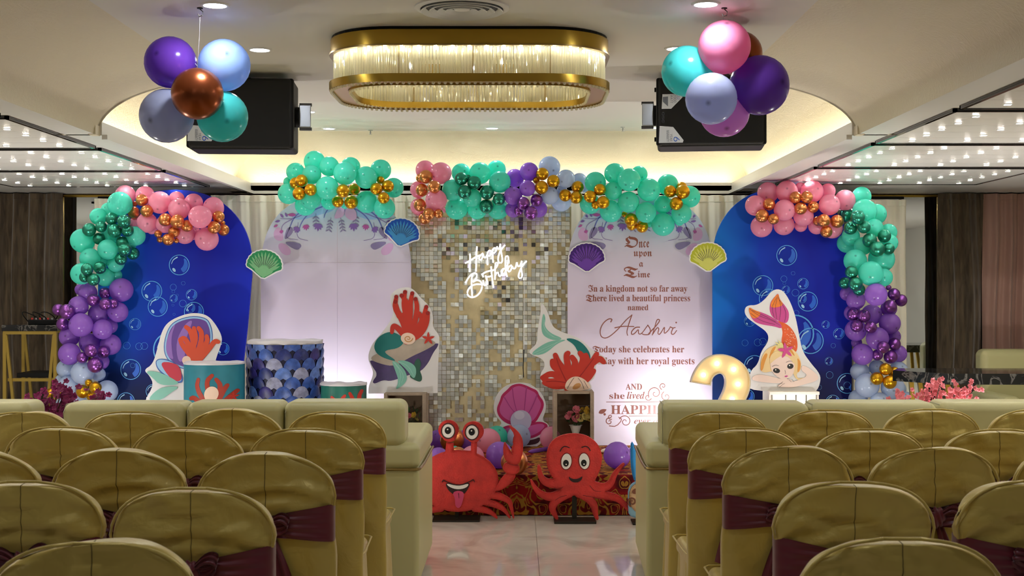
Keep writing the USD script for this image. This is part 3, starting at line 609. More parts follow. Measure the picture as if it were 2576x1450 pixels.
NE = [[(200, 345), (205, 450), (190, 765)], [(362, 180), (345, 420), (342, 760)], [(90, 570), (200, 510), (340, 420), (430, 385)], [(505, 335), (440, 385), (405, 455), (430, 500), (480, 470), (500, 335), (510, 420), (560, 445), (600, 360)],
      [(605, 310), (600, 450), (602, 610)], [(602, 330), (640, 270), (690, 290), (680, 370), (625, 410)], [(715, 250), (718, 400), (730, 555)], [(715, 270), (750, 215), (800, 230), (800, 290), (740, 345)], [(815, 180), (830, 240), (870, 250), (895, 120)],
      [(895, 125), (900, 250), (930, 400), (945, 520), (900, 572), (845, 540), (840, 440), (890, 280), (1000, 150)],
      [(95, 1020), (170, 890), (260, 800), (340, 790), (365, 850), (330, 940), (265, 1000)], [(265, 1000), (350, 950), (440, 970), (485, 1060), (460, 1190), (370, 1310), (250, 1355), (150, 1310), (140, 1200), (220, 1090), (320, 1045), (450, 1050)], [(255, 830), (235, 950), (240, 1150), (255, 1340)],
      [(465, 830), (560, 765), (680, 735), (760, 720)], [(490, 830), (505, 890)], [(500, 950), (515, 1060), (560, 1085), (600, 1000), (555, 845)], [(555, 845), (585, 920), (605, 1045)], [(580, 880), (640, 875), (690, 860)], [(682, 640), (700, 850), (735, 1130)],
      [(760, 720), (830, 620), (840, 555), (790, 550), (775, 640), (770, 945)], [(775, 850), (820, 770), (850, 790), (860, 860), (900, 870), (960, 700)], [(1000, 690), (940, 700), (905, 780), (930, 850), (990, 820), (1020, 720)], [(1050, 880), (1020, 780), (1005, 560), (1010, 420), (1050, 395), (1085, 440), (1060, 600), (1030, 740)],
      [(1155, 610), (1090, 640), (1060, 720), (1090, 770), (1140, 720), (1160, 620), (1180, 690), (1240, 690), (1270, 545)], [(1270, 545), (1290, 640), (1340, 640), (1385, 510)], [(1385, 515), (1370, 700), (1400, 860), (1350, 925), (1300, 880), (1330, 760), (1400, 610), (1495, 515)]]
for s in NE:
    q = sm(crop(s, 1160, 600, 9.06), 2, False)
    obj('neon_tube', tube([P(px, py, 10.53) for px, py in q], .0068, 8), m_neon, t, 40)
obj('wire', tube([P(1318, 672, 10.56), P(1319, 730, 10.57), P(1318, 870, 10.575), P(1316, 925, 10.575)], .0018, 5), m_foam, t)
obj('plug_lead', tube([P(1318, 880, 10.572), P(1316, 925, 10.572), P(1317, 950, 10.572)], .004, 6), m_black, t)

# ------------------------------------------------------------------ scallop shell cut-outs
m_line = plain('dark_outline_print', (52, 40, 60), .45)
def shell_board(name, lab, cx, cy, w, rot, dark, light, d, seed):
    n = 13; pts = []
    for k in range(n * 6 + 1):                                   # scalloped fan
        a = math.pi * (1.06 - 1.12 * k / (n * 6)); rr = w * .5 * (1 + .035 * abs(math.sin(math.pi * k / 6)))
        pts.append((cx + rr * math.cos(a), cy - rr * .86 * math.sin(a)))
    tip = (cx, cy + w * .36)
    fan = poly(pts + [(cx + w * .36, cy + w * .14), (tip[0] + w * .05, tip[1]), (tip[0] - w * .05, tip[1]), (cx - w * .36, cy + w * .14)])
    R = lambda g: affinity.rotate(g, rot, origin=(cx, cy))
    out = R(fan).buffer(3.2).simplify(.5)
    B = Board(name, lab, 'shell cut-out', out, d, .012, m_foam, 'scallop shell cut-outs')
    B.dec('printed_shell', R(fan), dark, 1)
    rays = []
    for k in range(n):
        a = math.pi * (1.02 - 1.04 * (k + .5) / n); r1 = w * .46; b = (cx + .12 * w * math.cos(a), cy + .2 * w - .1 * w * math.sin(a)); e = (cx + r1 * math.cos(a), cy - r1 * .86 * math.sin(a))
        L = math.hypot(e[0] - b[0], e[1] - b[1]); rays.append(leaf(e[0], e[1], L, w * .075, math.degrees(math.atan2(b[1] - e[1], b[0] - e[0]))))
    core = pol([(cx - .2 * w, cy + .12 * w), (cx, cy - .02 * w), (cx + .2 * w, cy + .12 * w), (cx + .3 * w, cy + .16 * w), (cx + .04 * w, cy + .35 * w), (cx - .04 * w, cy + .35 * w), (cx - .3 * w, cy + .16 * w)], 1)
    B.dec('printed_ribs', R(unary_union(rays + [core])), light, 2)
    ln = []
    for k in range(1, n):
        a = math.pi * (1.02 - 1.04 * k / n); ln.append(LineString([(cx + .15 * w * math.cos(a), cy + .1 * w - .12 * w * math.sin(a)), (cx + .32 * w * math.cos(a), cy - .27 * w * math.sin(a))]).buffer(.45))
    B.dec('printed_rib_line', R(unary_union(ln)), m_line, 3)
shell_board('shell_cutout', 'green scallop shell cut-out between the left blue arch and the lilac arch', 665, 668, 86, 6, plain('shell_green', (30, 138, 84), .45), plain('shell_light_green', (122, 186, 132), .45), 10.284, 1)
shell_board('shell_cutout', 'blue scallop shell cut-out at the left edge of the shimmer wall', 1011, 588, 84, 12, plain('shell_blue', (16, 78, 178), .45), plain('shell_light_blue', (60, 140, 200), .45), 10.43, 2)
shell_board('shell_cutout', 'purple scallop shell cut-out beside the storybook verse', 1476, 651, 86, -2, plain('shell_purple', (62, 22, 112), .45), plain('shell_light_purple', (104, 58, 160), .45), 10.43, 3)
shell_board('shell_cutout', 'yellow-green scallop shell cut-out on the edge of the right blue arch', 1781, 650, 86, -2, plain('shell_yellow', (176, 180, 40), .45), plain('shell_light_yellow', (204, 206, 100), .45), 10.284, 4)

# pink clam with pearl standing on the stage
CV = lambda pts: crop(pts, 1060, 940, 3.536)
Gc = pol(CV([(640, 300), (660, 200), (740, 110), (860, 78), (960, 90), (1060, 160), (1110, 260), (1105, 340), (1070, 420), (1130, 450), (1140, 500), (1080, 570), (1060, 640), (960, 660), (760, 655), (690, 560), (690, 470), (720, 440), (660, 380)]))
d = 10.38; yb_ = by(d)
Gc = Gc.union(shapely.box(1265, 1110, 1352, yb_))
B = Board('clam_cutout', 'large pink open clam shell cut-out holding a pearl on the stage', 'shell cut-out', Gc, d, .015, m_foam)
m_pk1 = plain('clam_crimson', (188, 36, 96), .45); m_pk2 = plain('clam_pink', (206, 92, 158), .45); m_pk3 = plain('clam_rib', (176, 66, 136), .45)
B.dec('printed_upper_shell', pol(CV([(668, 310), (700, 240), (712, 190), (770, 140), (800, 105), (870, 88), (930, 105), (980, 130), (1030, 150), (1050, 200), (1090, 250), (1088, 310), (1040, 400), (1020, 430), (960, 470), (790, 460), (720, 420), (680, 370)])), m_pk1, 1)
B.dec('printed_upper_fill', pol(CV([(692, 310), (716, 255), (732, 205), (790, 155), (815, 125), (870, 108), (920, 125), (975, 152), (1015, 170), (1034, 215), (1066, 262), (1062, 305), (1010, 410), (950, 440), (800, 430), (735, 395), (700, 355)])), m_pk2, 2)
B.dec('printed_rib', unary_union([stroke(CV(s), 3, 1.6, 1) for s in ([(740, 215), (790, 300), (840, 360)], [(810, 130), (820, 230), (850, 340)], [(935, 125), (925, 230), (915, 340)], [(1030, 190), (990, 290), (945, 370)])]), m_pk3, 3)
B.dec('printed_lower_shell', pol(CV([(700, 490), (780, 455), (880, 470), (980, 440), (1060, 425), (1120, 450), (1126, 480), (1060, 545), (980, 580), (860, 590), (760, 570)])), m_pk1, 3)
B.dec('printed_lower_fill', pol(CV([(725, 500), (800, 475), (900, 490), (1000, 455), (1070, 445), (1106, 468), (1040, 530), (960, 562), (860, 568), (780, 552)])), m_pk2, 4)
B.dec('printed_pearl', CP(ell(886, 420, 94), 1060, 940, 3.536), plain('pearl_print', (196, 190, 214), .35), 5)
B.dec('printed_pearl_glint', CP(ell(872, 372, 46, 38), 1060, 940, 3.536), plain('pearl_glint', (216, 212, 228), .35), 6)
B.dec('printed_base', pol(CV([(760, 590), (900, 600), (1000, 590), (1060, 560), (1050, 620), (960, 640), (800, 640)])), plain('clam_base', (70, 36, 44), .5), 2)

# ------------------------------------------------------------------ standing cut-outs on crates (plain sea motifs)
m_teal = plain('teal_print', (18, 116, 114), .45); m_aqua = plain('aqua_print', (126, 190, 172), .45); m_aqua2 = plain('aqua_light_print', (168, 214, 200), .45); m_coral = plain('coral_red_print', (196, 50, 34), .45)
m_coral2 = plain('coral_dark_print', (158, 30, 26), .45); m_rock = plain('rock_violet_print', (78, 62, 110), .45, var=.2, vscale=14); m_rocktop = plain('rock_sand_print', (182, 168, 152), .45, var=.12, vscale=10); m_sand = plain('shell_cream_print', (236, 206, 186), .45)
m_viol = plain('violet_print', (92, 60, 160), .45); m_weed = plain('weed_green_print', (36, 92, 72), .45); m_vein = plain('aqua_vein_print', (205, 236, 226), .45)
def coralfan(pts_list, w0, w1): return unary_union([stroke(s, w0, w1, 2, 4) for s in pts_list])
CA = lambda pts: crop(pts, 900, 700, 4.533)
Ga = pol(CA([(120, 1318), (125, 1230), (160, 1150), (178, 1080), (150, 1000), (118, 930), (125, 850), (170, 740), (280, 620), (380, 480), (412, 380), (370, 270), (372, 190), (440, 125), (560, 98), (640, 130), (720, 230), (820, 320), (860, 440), (850, 560), (930, 650), (930, 740), (915, 1000), (910, 1312), (910, 1312), (500, 1318), (120, 1318), (120, 1318)]), 2)
B = Board('sea_cutout', 'tall white cut-out printed with red coral on a violet rock, left of the neon', 'cut-out board', Ga, 9.98, .012, m_foam)
B.dec('printed_rock', pol(CA([(130, 930), (240, 960), (420, 900), (640, 830), (920, 730), (915, 780), (860, 850), (800, 980), (700, 1080), (560, 1110), (380, 1180), (290, 1160), (190, 1210), (165, 1180), (230, 1100), (160, 1000)])), m_rock, 1)
B.dec('printed_rock_top', pol(CA([(130, 925), (210, 860), (420, 800), (600, 700), (760, 690), (920, 735), (780, 820), (600, 900), (420, 1010), (260, 980)])), m_rocktop, 2)
B.dec('printed_seaweed', pol(CA([(640, 970), (690, 900), (730, 980), (700, 1040), (740, 1140), (715, 1190), (640, 1160), (580, 1120), (650, 1060)])), m_weed, 3)
B.dec('printed_wave', pol(CA([(175, 790), (230, 670), (360, 605), (470, 640), (540, 720), (470, 800), (330, 820), (300, 850), (440, 940), (400, 945), (240, 890)])), m_teal, 3)
B.dec('printed_leaf', unary_union([pol(CA([(380, 930), (470, 970), (560, 1080), (560, 1190), (420, 1290), (470, 1180), (430, 1060)])), pol(CA([(440, 940), (560, 940), (660, 1000), (670, 1090), (640, 1160), (570, 1060), (500, 990)]))]), m_aqua, 4)
B.dec('printed_vein', coralfan([CA(s) for s in ([(400, 950), (500, 1070), (470, 1230)], [(460, 950), (580, 1000), (640, 1120)], [(420, 960), (530, 1100), (500, 1200)])], .5, .3), m_vein, 5)
fan = [[(560, 720), (540, 560), (470, 420), (430, 280)], [(555, 640), (560, 450), (520, 300), (540, 160)], [(560, 620), (600, 420), (600, 280), (620, 180)], [(600, 640), (660, 480), (680, 330), (660, 240)], [(610, 660), (720, 540), (760, 420), (780, 330)], [(620, 690), (720, 640), (790, 520), (800, 400)], [(540, 660), (450, 560), (400, 540), (390, 620)], [(480, 430), (420, 330), (440, 220)], [(540, 420), (580, 300), (500, 200)], [(700, 560), (740, 470), (700, 400)]]
B.dec('printed_coral', coralfan([CA(s) for s in fan], 17, 9), m_coral, 6)
B.dec('printed_coral_tip', unary_union([CP(ell(x, y, 24), 900, 700, 4.533) for x, y in ((430, 270), (540, 160), (622, 175), (660, 240), (782, 330), (440, 215), (500, 200), (800, 400))]), m_coral2, 7)
m_amber = plain('amber_band_print', (196, 140, 84), .45)
B.dec('printed_shell', CP(ell(575, 690, 84, 66, 10), 900, 700, 4.533), m_sand, 7)
B.dec('printed_shell_band', unary_union([stroke(CA([(575 + 52 * math.cos(a) * k, 690 + 42 * math.sin(a) * k) for a, k in zip(np.linspace(0, 9, 22), np.linspace(1, .15, 22))]), 2.6, 1.6, 1)]), m_amber, 8)
B.dec('printed_starfish', unary_union([leaf(*CA([(805, 690)])[0], 17, 7, a) for a in (-90, -18, 54, 126, 198)]), m_coral, 8)

CB = lambda pts: crop(pts, 1320, 740, 4.03)
Gb = pol(CB([(165, 88), (200, 120), (240, 200), (270, 310), (330, 370), (540, 440), (620, 500), (680, 570), (820, 640), (838, 690), (790, 720), (720, 700), (725, 800), (700, 870), (650, 890), (690, 950), (640, 995), (460, 990), (370, 985), (200, 940), (150, 860), (165, 800), (205, 740), (190, 660), (50, 610), (45, 575), (130, 500), (125, 400), (160, 200)]))
B = Board('sea_cutout', 'white cut-out printed with green fronds and red coral on the grey crate', 'cut-out board', Gb, 9.97, .012, m_foam)
B.dec('printed_frond', unary_union([pol(CB([(185, 178), (215, 250), (195, 320), (260, 400), (400, 455), (300, 475), (190, 430), (165, 350)])), pol(CB([(55, 605), (200, 500), (300, 470), (440, 462), (330, 500), (220, 600), (120, 625)]))]), m_aqua, 1)
B.dec('printed_vein', coralfan([CB(s) for s in ([(190, 200), (185, 340), (260, 430), (380, 456)], [(80, 605), (220, 540), (380, 468)], [(200, 260), (190, 350), (300, 440)], [(110, 615), (240, 560), (330, 490)])], .5, .35), m_vein, 2)
B.dec('printed_stem', pol(CB([(405, 455), (480, 448), (580, 490), (660, 590), (670, 670), (620, 690), (590, 650), (540, 590), (500, 510)])), m_teal, 2)
cor = [[(440, 960), (420, 800), (330, 680), (310, 620)], [(440, 940), (360, 850), (270, 800), (180, 850)], [(470, 900), (440, 740), (420, 620), (440, 600)], [(520, 900), (560, 760), (600, 650), (560, 600)], [(540, 880), (650, 800), (690, 680), (730, 610)], [(690, 690), (760, 650), (800, 690)], [(560, 900), (640, 860), (700, 780)], [(420, 920), (300, 940), (200, 900)], [(400, 800), (290, 740), (280, 680)], [(480, 820), (520, 700), (480, 640)], [(430, 860), (260, 900), (190, 860)], [(600, 760), (640, 690), (620, 620)]]
B.dec('printed_coral', coralfan([CB(s) for s in cor], 20, 12), m_coral, 3)
B.dec('printed_coral_branch', coralfan([CB(s) for s in ([(430, 900), (360, 760), (320, 650)], [(540, 860), (620, 760), (700, 650)], [(420, 900), (300, 880), (220, 890)])], 3, 1.5), m_coral2, 4)
B.dec('printed_shell', pol(CB([(400, 980), (420, 880), (500, 830), (590, 850), (660, 920), (670, 960), (560, 985)])), m_sand, 5)
B.dec('printed_shell_band', unary_union([pol(CB([(475, 960), (510, 910), (560, 900), (575, 935), (520, 970)]))]), m_amber, 6)
B.dec('printed_shell_rib', unary_union([stroke(CB(s), .9, .6) for s in ([(430, 960), (470, 890), (500, 850)], [(600, 960), (580, 900), (540, 850)], [(640, 950), (600, 880)])]), m_line, 7)

CL_ = lambda pts: crop(pts, 280, 600, 3.453)
Gl = pol(CL_([(290, 1410), (370, 1275), (330, 1190), (280, 1145), (360, 1095), (400, 960), (440, 800), (500, 720), (620, 665), (720, 645), (830, 665), (900, 740), (960, 850), (955, 920), (900, 1060), (880, 1200), (870, 1500), (290, 1500)]))
dL = 9.9; Gl = Gl.union(poly([(368, 1000), (545, 1000), (545, by(dL)), (368, by(dL))]))
B = Board('sea_cutout', 'white cut-out printed with an open violet shell behind the teal drum', 'cut-out board', Gl, dL, .012, m_foam)
m_rim = plain('pale_blue_rim_print', (150, 196, 232), .45); m_rimd = plain('deep_blue_rim_print', (54, 96, 176), .45); m_vd = plain('shell_violet_print', (98, 62, 148), .45); m_vl = plain('shell_mauve_print', (146, 106, 188), .45); m_crim = plain('crimson_cushion_print', (196, 40, 66), .45)
o1 = pol(CL_([(470, 1040), (450, 930), (490, 780), (560, 710), (700, 670), (830, 690), (870, 760), (885, 850), (870, 960), (800, 1060), (700, 1150), (560, 1120)]))
B.dec('printed_rim', o1, m_rimd, 1); B.dec('printed_rim_light', o1.buffer(-2), m_rim, 2); B.dec('printed_inner_shell', o1.buffer(-6), m_vd, 3)
B.dec('printed_rib', unary_union([pol(CL_(s), 2) for s in ([(480, 1020), (470, 900), (540, 760), (560, 740), (520, 860), (530, 1000), (545, 1060)], [(580, 1080), (560, 900), (640, 740), (720, 700), (650, 860), (640, 1060)])]).intersection(o1.buffer(-6)), m_vl, 4)
cf = [[(680, 1120), (690, 960), (640, 860), (600, 880)], [(700, 1100), (720, 920), (690, 800), (650, 770)], [(720, 1080), (780, 920), (790, 820), (760, 780)], [(740, 1080), (850, 960), (900, 890), (930, 900)], [(690, 980), (740, 880), (720, 780)], [(760, 1000), (840, 900), (830, 850)], [(680, 1000), (620, 930), (600, 880)]]
B.dec('printed_coral', coralfan([CL_(s) for s in cf], 16, 10), plain('coral_orange_print', (214, 74, 38), .45), 5)
B.dec('printed_lower_rim', pol(CL_([(385, 1050), (470, 1045), (580, 1090), (640, 1250), (560, 1260), (440, 1180), (390, 1120)])), m_rimd, 4)
B.dec('printed_lower_rim_light', pol(CL_([(392, 1056), (465, 1052), (575, 1096), (625, 1240), (560, 1248), (448, 1170), (398, 1115)])), m_rim, 5)
B.dec('printed_cushion', pol(CL_([(425, 1075), (520, 1075), (600, 1110), (620, 1240), (540, 1240), (470, 1160)])), m_crim, 6)
B.dec('printed_pearl', CP(ell(655, 1060, 38), 280, 600, 3.453), m_sand, 6)
B.dec('printed_frond', unary_union([pol(CL_([(290, 1150), (420, 1160), (560, 1230), (600, 1270), (430, 1280), (360, 1210)])), pol(CL_([(310, 1410), (400, 1310), (500, 1285), (600, 1290), (520, 1340), (430, 1410)]))]), m_aqua, 7)

CDp = lambda pts: crop(pts, 1720, 700, 4.53)
Gd = pol(CDp([(690, 375), (720, 310), (840, 310), (930, 240), (1000, 150), (1070, 122), (1140, 150), (1210, 260), (1270, 420), (1310, 620), (1350, 830), (1440, 960), (1560, 1100), (1555, 1200), (1520, 1280), (1480, 1292), (760, 1292), (740, 1200), (760, 1060), (850, 980), (880, 840), (970, 720), (960, 620), (830, 530), (720, 450)]))
B = Board('sea_cutout', 'white cut-out of an orange-tailed mermaid resting her chin, on the white crate', 'cut-out board', Gd, 9.9, .012, m_foam)
m_or = plain('tail_orange_print', (222, 92, 40), .45, var=.1, vscale=20); m_mag = plain('tail_magenta_print', (200, 72, 142), .45); m_orl = plain('tail_amber_print', (236, 128, 46), .45); m_hair = plain('blonde_print', (236, 206, 150), .45); m_hair2 = plain('blonde_amber_print', (222, 150, 62), .45); m_skin = plain('pale_skin_print', (240, 214, 202), .45)
B.dec('printed_tail', pol(CDp([(1060, 480), (1150, 510), (1230, 570), (1290, 680), (1300, 800), (1270, 860), (1130, 780), (1110, 720), (1130, 620), (1110, 550)])), m_or, 1)
B.dec('printed_fin', unary_union([pol(CDp([(740, 325), (800, 365), (900, 395), (1000, 440), (1110, 520), (1120, 580), (1030, 550), (880, 530), (790, 490), (745, 400)])), pol(CDp([(1078, 165), (1090, 240), (1160, 320), (1205, 400), (1185, 520), (1100, 500), (1010, 450), (975, 370), (985, 280), (1030, 220)]))]), m_mag, 2)
B.dec('printed_fin_tip', unary_union([pol(CDp([(740, 325), (800, 365), (880, 390), (860, 440), (790, 470), (745, 400)])), pol(CDp([(1078, 165), (1090, 240), (1140, 300), (1090, 330), (1010, 340), (985, 320), (1000, 260)]))]), m_orl, 3)
B.dec('printed_fin_line', unary_union([stroke(CDp(s), .7, .4) for s in ([(750, 350), (850, 430), (1000, 480), (1100, 540)], [(760, 400), (880, 490), (1040, 530)], [(780, 370), (900, 420), (1050, 500)], [(1075, 200), (1040, 320), (1060, 470)], [(1080, 220), (1110, 340), (1090, 480)], [(1090, 250), (1170, 380), (1150, 500)], [(1060, 220), (1000, 330), (1030, 450)])]), m_line, 4)
rs = random.Random(3)
B.dec('printed_scale_dots', unary_union([CP(ell(1150 + rs.uniform(0, 120), 570 + rs.uniform(0, 240), rs.uniform(2.5, 5), n=8), 1720, 700, 4.53) for _ in range(45)]), m_sand, 2)
B.dec('printed_hair', pol(CDp([(870, 1060), (880, 900), (950, 800), (1060, 760), (1190, 770), (1290, 850), (1340, 960), (1330, 1060), (1280, 1090), (1300, 1150), (1380, 1130), (1350, 1180), (1270, 1150), (1240, 1060), (1000, 1060), (930, 1080)])), m_hair, 5)
B.dec('printed_hair_lock', unary_union([pol(CDp(s)) for s in ([(880, 940), (930, 850), (960, 870), (920, 960), (900, 1050), (870, 1060)], [(1290, 900), (1335, 960), (1320, 1060), (1290, 1080), (1300, 980)], [(1000, 800), (1060, 770), (1010, 860), (960, 940)], [(1180, 780), (1240, 830), (1270, 900), (1220, 850)])]), m_hair2, 6)
B.dec('printed_arm', unary_union([pol(CDp([(775, 1130), (840, 1095), (960, 1110), (1100, 1150), (1240, 1150), (1230, 1200), (1060, 1200), (880, 1185), (780, 1165)])), pol(CDp([(1350, 985), (1450, 1040), (1540, 1120), (1520, 1170), (1380, 1210), (1240, 1250), (1080, 1240), (1060, 1220), (1160, 1190), (1300, 1170), (1420, 1110), (1330, 1050)]))]), m_skin, 6)
B.dec('printed_face', pol(CDp([(975, 960), (1050, 900), (1160, 880), (1250, 930), (1265, 1020), (1240, 1110), (1160, 1160), (1080, 1140), (1000, 1070)])), m_skin, 7)
B.dec('printed_fringe', unary_union([pol(CDp([(975, 990), (980, 880), (1060, 820), (1150, 870), (1080, 900), (1010, 950)])), pol(CDp([(1120, 870), (1200, 850), (1270, 930), (1255, 990), (1200, 900)]))]), m_hair, 8)
B.dec('printed_eye', unary_union([CP(ell(1055, 1055, 40, 28, 12), 1720, 700, 4.53), CP(ell(1212, 1005, 36, 30, -10), 1720, 700, 4.53)]), plain('eye_print', (28, 24, 26), .4), 8)
B.dec('printed_eye_glint', unary_union([CP(ell(x, y, 8, n=10), 1720, 700, 4.53) for x, y in ((1045, 1045), (1203, 996))]), m_white, 9)
B.dec('printed_brow', unary_union([stroke(CDp([(1005, 1010), (1040, 990), (1080, 1000)]), .8, .5), stroke(CDp([(1165, 960), (1200, 945), (1235, 950)]), .8, .5), stroke(CDp([(1150, 1050), (1160, 1085), (1150, 1092)]), .6, .4)]), m_line, 9)
B.dec('printed_mouth', pol(CDp([(1138, 1120), (1165, 1108), (1190, 1112), (1165, 1132)])), m_mag, 9)
B.dec('printed_starfish', unary_union([leaf(*CDp([(1160, 825)])[0], 21, 9, a) for a in (-100, -28, 44, 116, 188)]), plain('starfish_print', (206, 70, 140), .45), 10)
B.dec('printed_crown', unary_union([leaf(*CDp([(1125, 790)])[0], L, 5, a) for L, a in ((22, 195), (24, 215), (22, 238), (14, 255))]), plain('crown_print', (224, 214, 140), .45), 10)
B.dec('printed_finger', unary_union([stroke(CDp(s), .6, .4) for s in ([(1060, 1240), (1100, 1200), (1130, 1180)], [(1085, 1250), (1120, 1215), (1150, 1200)], [(1200, 1160), (1225, 1185)], [(1230, 1150), (1255, 1180)])]), m_line, 9)
# ------------------------------------------------------------------ balloons
def latex(name, rgb, trans=.5, rough=.2):
    c = lin(rgb); dk = tuple(v * .42 for v in c)
    return M(name, {'g': ('texture_coordinate', {}), 's': ('separate_xyz', {}), 'r': ('rgb_ramp', {'ramp': [(0, c), (.988, c), (1, dk)]}),
                    'p': ('principled_bsdf', {'roughness': rough, 'specular_ior_level': .5}), 't': ('translucent_bsdf', {}), 'm': ('mix_closure', {'fac': trans})},
             [('g.object', 's.vector'), ('s.z', 'r.fac'), ('r.color', 'p.base_color'), ('r.color', 't.color'), ('p.BSDF', 'm.closure1'), ('t.BSDF', 'm.closure2')], 'm.closure')
def chrome(name, rgb): return M(name, {'p': ('principled_bsdf', {'base_color': lin(rgb), 'metallic': .85, 'roughness': .27, 'specular_ior_level': .5})})
BM = {'mint': (latex('latex_mint', (104, 238, 218)), 'mint green'), 'pink': (latex('latex_pink', (249, 174, 200)), 'pastel pink'), 'lavender': (latex('latex_lavender', (178, 124, 226)), 'lavender'),
      'pale': (latex('latex_pale_blue', (208, 224, 248)), 'pale blue'), 'gold': (chrome('chrome_gold', (214, 160, 30)), 'chrome gold'), 'copper': (chrome('chrome_copper', (216, 136, 80)), 'chrome copper'),
      'green': (chrome('chrome_green', (52, 146, 122)), 'chrome green'), 'plum': (chrome('chrome_purple', (140, 80, 166)), 'chrome purple'),
      'grey': (latex('latex_grey_blue', (186, 192, 220)), 'grey-blue'), 'turquoise': (latex('latex_turquoise', (92, 226, 222)), 'turquoise'), 'violet': (latex('latex_violet', (134, 78, 206)), 'violet'),
      'orchid': (latex('latex_orchid', (238, 172, 244)), 'orchid'), 'sky': (latex('latex_sky', (176, 206, 250)), 'sky blue'), 'rose': (latex('latex_rose', (228, 142, 176)), 'rose pink'), 'brown': (chrome('chrome_brown', (150, 78, 44)), 'dark copper')}
th = np.linspace(0, math.pi, 19); prof = []
for a in th:
    z = math.cos(a); r = math.sin(a) * (1 + .04 * z)
    if z < -.6: z = z - .09 * ((-z - .6) / .4) ** 2
    prof.append((max(r, 1e-4), z))
prof[0] = (0, prof[0][1]); prof[-1] = (0, prof[-1][1])
ENV = lathe(prof[::-1], 28); KNOT = lathe([(0, -1.06), (.05, -1.08), (.035, -1.13), (.085, -1.17), (.06, -1.19), (0, -1.18)][::-1], 10)
_bp = {}
def balloon(color, loc, r, label, group, axis, name='balloon'):
    a = np.array(axis, float); a /= np.linalg.norm(a)
    rot = (math.degrees(math.acos(max(-1, min(1, a[2])))), 0, math.degrees(math.atan2(a[0], -a[1])))
    if color not in _bp:
        p = proto(name, loc, label, 'balloon', group, rot, r); k = str(p.GetPath()); OFF[k] = np.zeros(3); _bp[color] = k
        e = ENV.copy(); obj('envelope', e, BM[color][0], p, True, world=True); obj('knot', KNOT, BM[color][0], p, True)
    else: copy(_bp[color], name, loc, label, 'balloon', group, rot, r)
rb = random.Random(21)
def garland(items, back, phrase, order):
    """items: (colour, px, py, r px, layer): hung in front of the plane y=back; nearer layers rest on the ones behind"""
    placed = []
    for c_, px, py, rp, L in sorted(items, key=lambda q: q[4]):
        y = back - rp * 10.2 / F
        for q in placed:
            dx = math.hypot(px - q[1], py - q[2]); R = (rp + q[3]) * .95
            if dx < R: y = min(y, q[5] - math.sqrt(R * R - dx * dx) * 10.2 / F)
        placed.append((c_, px, py, rp, L, y))
    for c_ in dict.fromkeys(q[0] for q in placed):
        mine = sorted([q for q in placed if q[0] == c_], key=lambda q: q[2] if order == 'top' else q[1])
        for k, (c2, px, py, rp, L, y) in enumerate(mine):
            ax = (rb.uniform(-.7, .7) + (px - CX) * .0002, -1 + rb.uniform(0, .3), rb.uniform(-.75, .6))
            lab = '%s %s balloon from the %s, %s' % (ORD[k + 1], BM[c_][1], order, phrase) if len(mine) > 1 else 'the only %s balloon, %s' % (BM[c_][1], phrase)
            balloon(c_, P(px, py, y), rp * y / F, lab, '%s balloons %s' % (BM[c_][1], phrase), ax)
def LST(color, x0, y0, s, data): return [(color, x0 + x / s, y0 + y / s, r / s, L) for x, y, r, L in data]
left_col = (LST('mint', 160, 450, 5.37, [(760, 340, 165, 2), (610, 425, 105, 0), (470, 510, 115, 0), (260, 835, 165, 1), (600, 955, 138, 3), (360, 1080, 140, 1), (243, 1285, 145, 1), (560, 1330, 125, 1), (975, 775, 132, 1), (705, 1150, 112, 1), (715, 1300, 75, 0), (640, 740, 130, 0), (890, 880, 95, 0), (520, 1120, 80, 0)])
 + LST('green', 160, 450, 5.37, [(653, 540, 85, 2), (817, 572, 90, 3), (693, 700, 95, 3), (865, 700, 82, 2), (348, 690, 92, 3), (508, 650, 78, 2), (480, 810, 83, 2), (795, 860, 85, 2), (827, 955, 92, 4), (940, 1010, 85, 3), (775, 1085, 82, 2), (318, 1225, 83, 3), (492, 1205, 85, 3), (405, 1365, 85, 4), (285, 1330, 72, 2)])
 + LST('lavender', 120, 680, 4.267, [(790, 215, 128, 2), (430, 240, 100, 1), (350, 210, 60, 0), (330, 385, 105, 1), (545, 470, 108, 2), (755, 450, 110, 1), (357, 590, 128, 3), (590, 635, 108, 2), (665, 600, 85, 0), (235, 715, 110, 1), (450, 785, 110, 1), (675, 800, 112, 1), (235, 900, 118, 2), (570, 980, 90, 0)])
 + LST('plum', 120, 680, 4.267, [(490, 322, 68, 3), (618, 248, 62, 2), (620, 365, 68, 4), (705, 362, 56, 3), (115, 425, 65, 2), (210, 445, 82, 3), (165, 580, 70, 2), (470, 865, 72, 4), (602, 878, 68, 3), (373, 940, 62, 3), (512, 1020, 84, 4)])
 + LST('pale', 120, 680, 4.267, [(195, 1060, 98, 1), (370, 1105, 122, 2), (545, 1120, 75, 1), (150, 1185, 70, 0), (215, 1245, 110, 1), (635, 1300, 118, 1), (330, 1400, 80, 1), (180, 1440, 90, 0), (520, 1450, 100, 0)])
 + LST('gold', 120, 680, 4.267, [(378, 1303, 72, 3), (513, 1262, 65, 3), (440, 1210, 40, 2), (470, 1350, 55, 2), (30, 1320, 48, 1), (120, 1330, 42, 2)]))
garland(left_col, 10.22, 'left garland column', 'top')
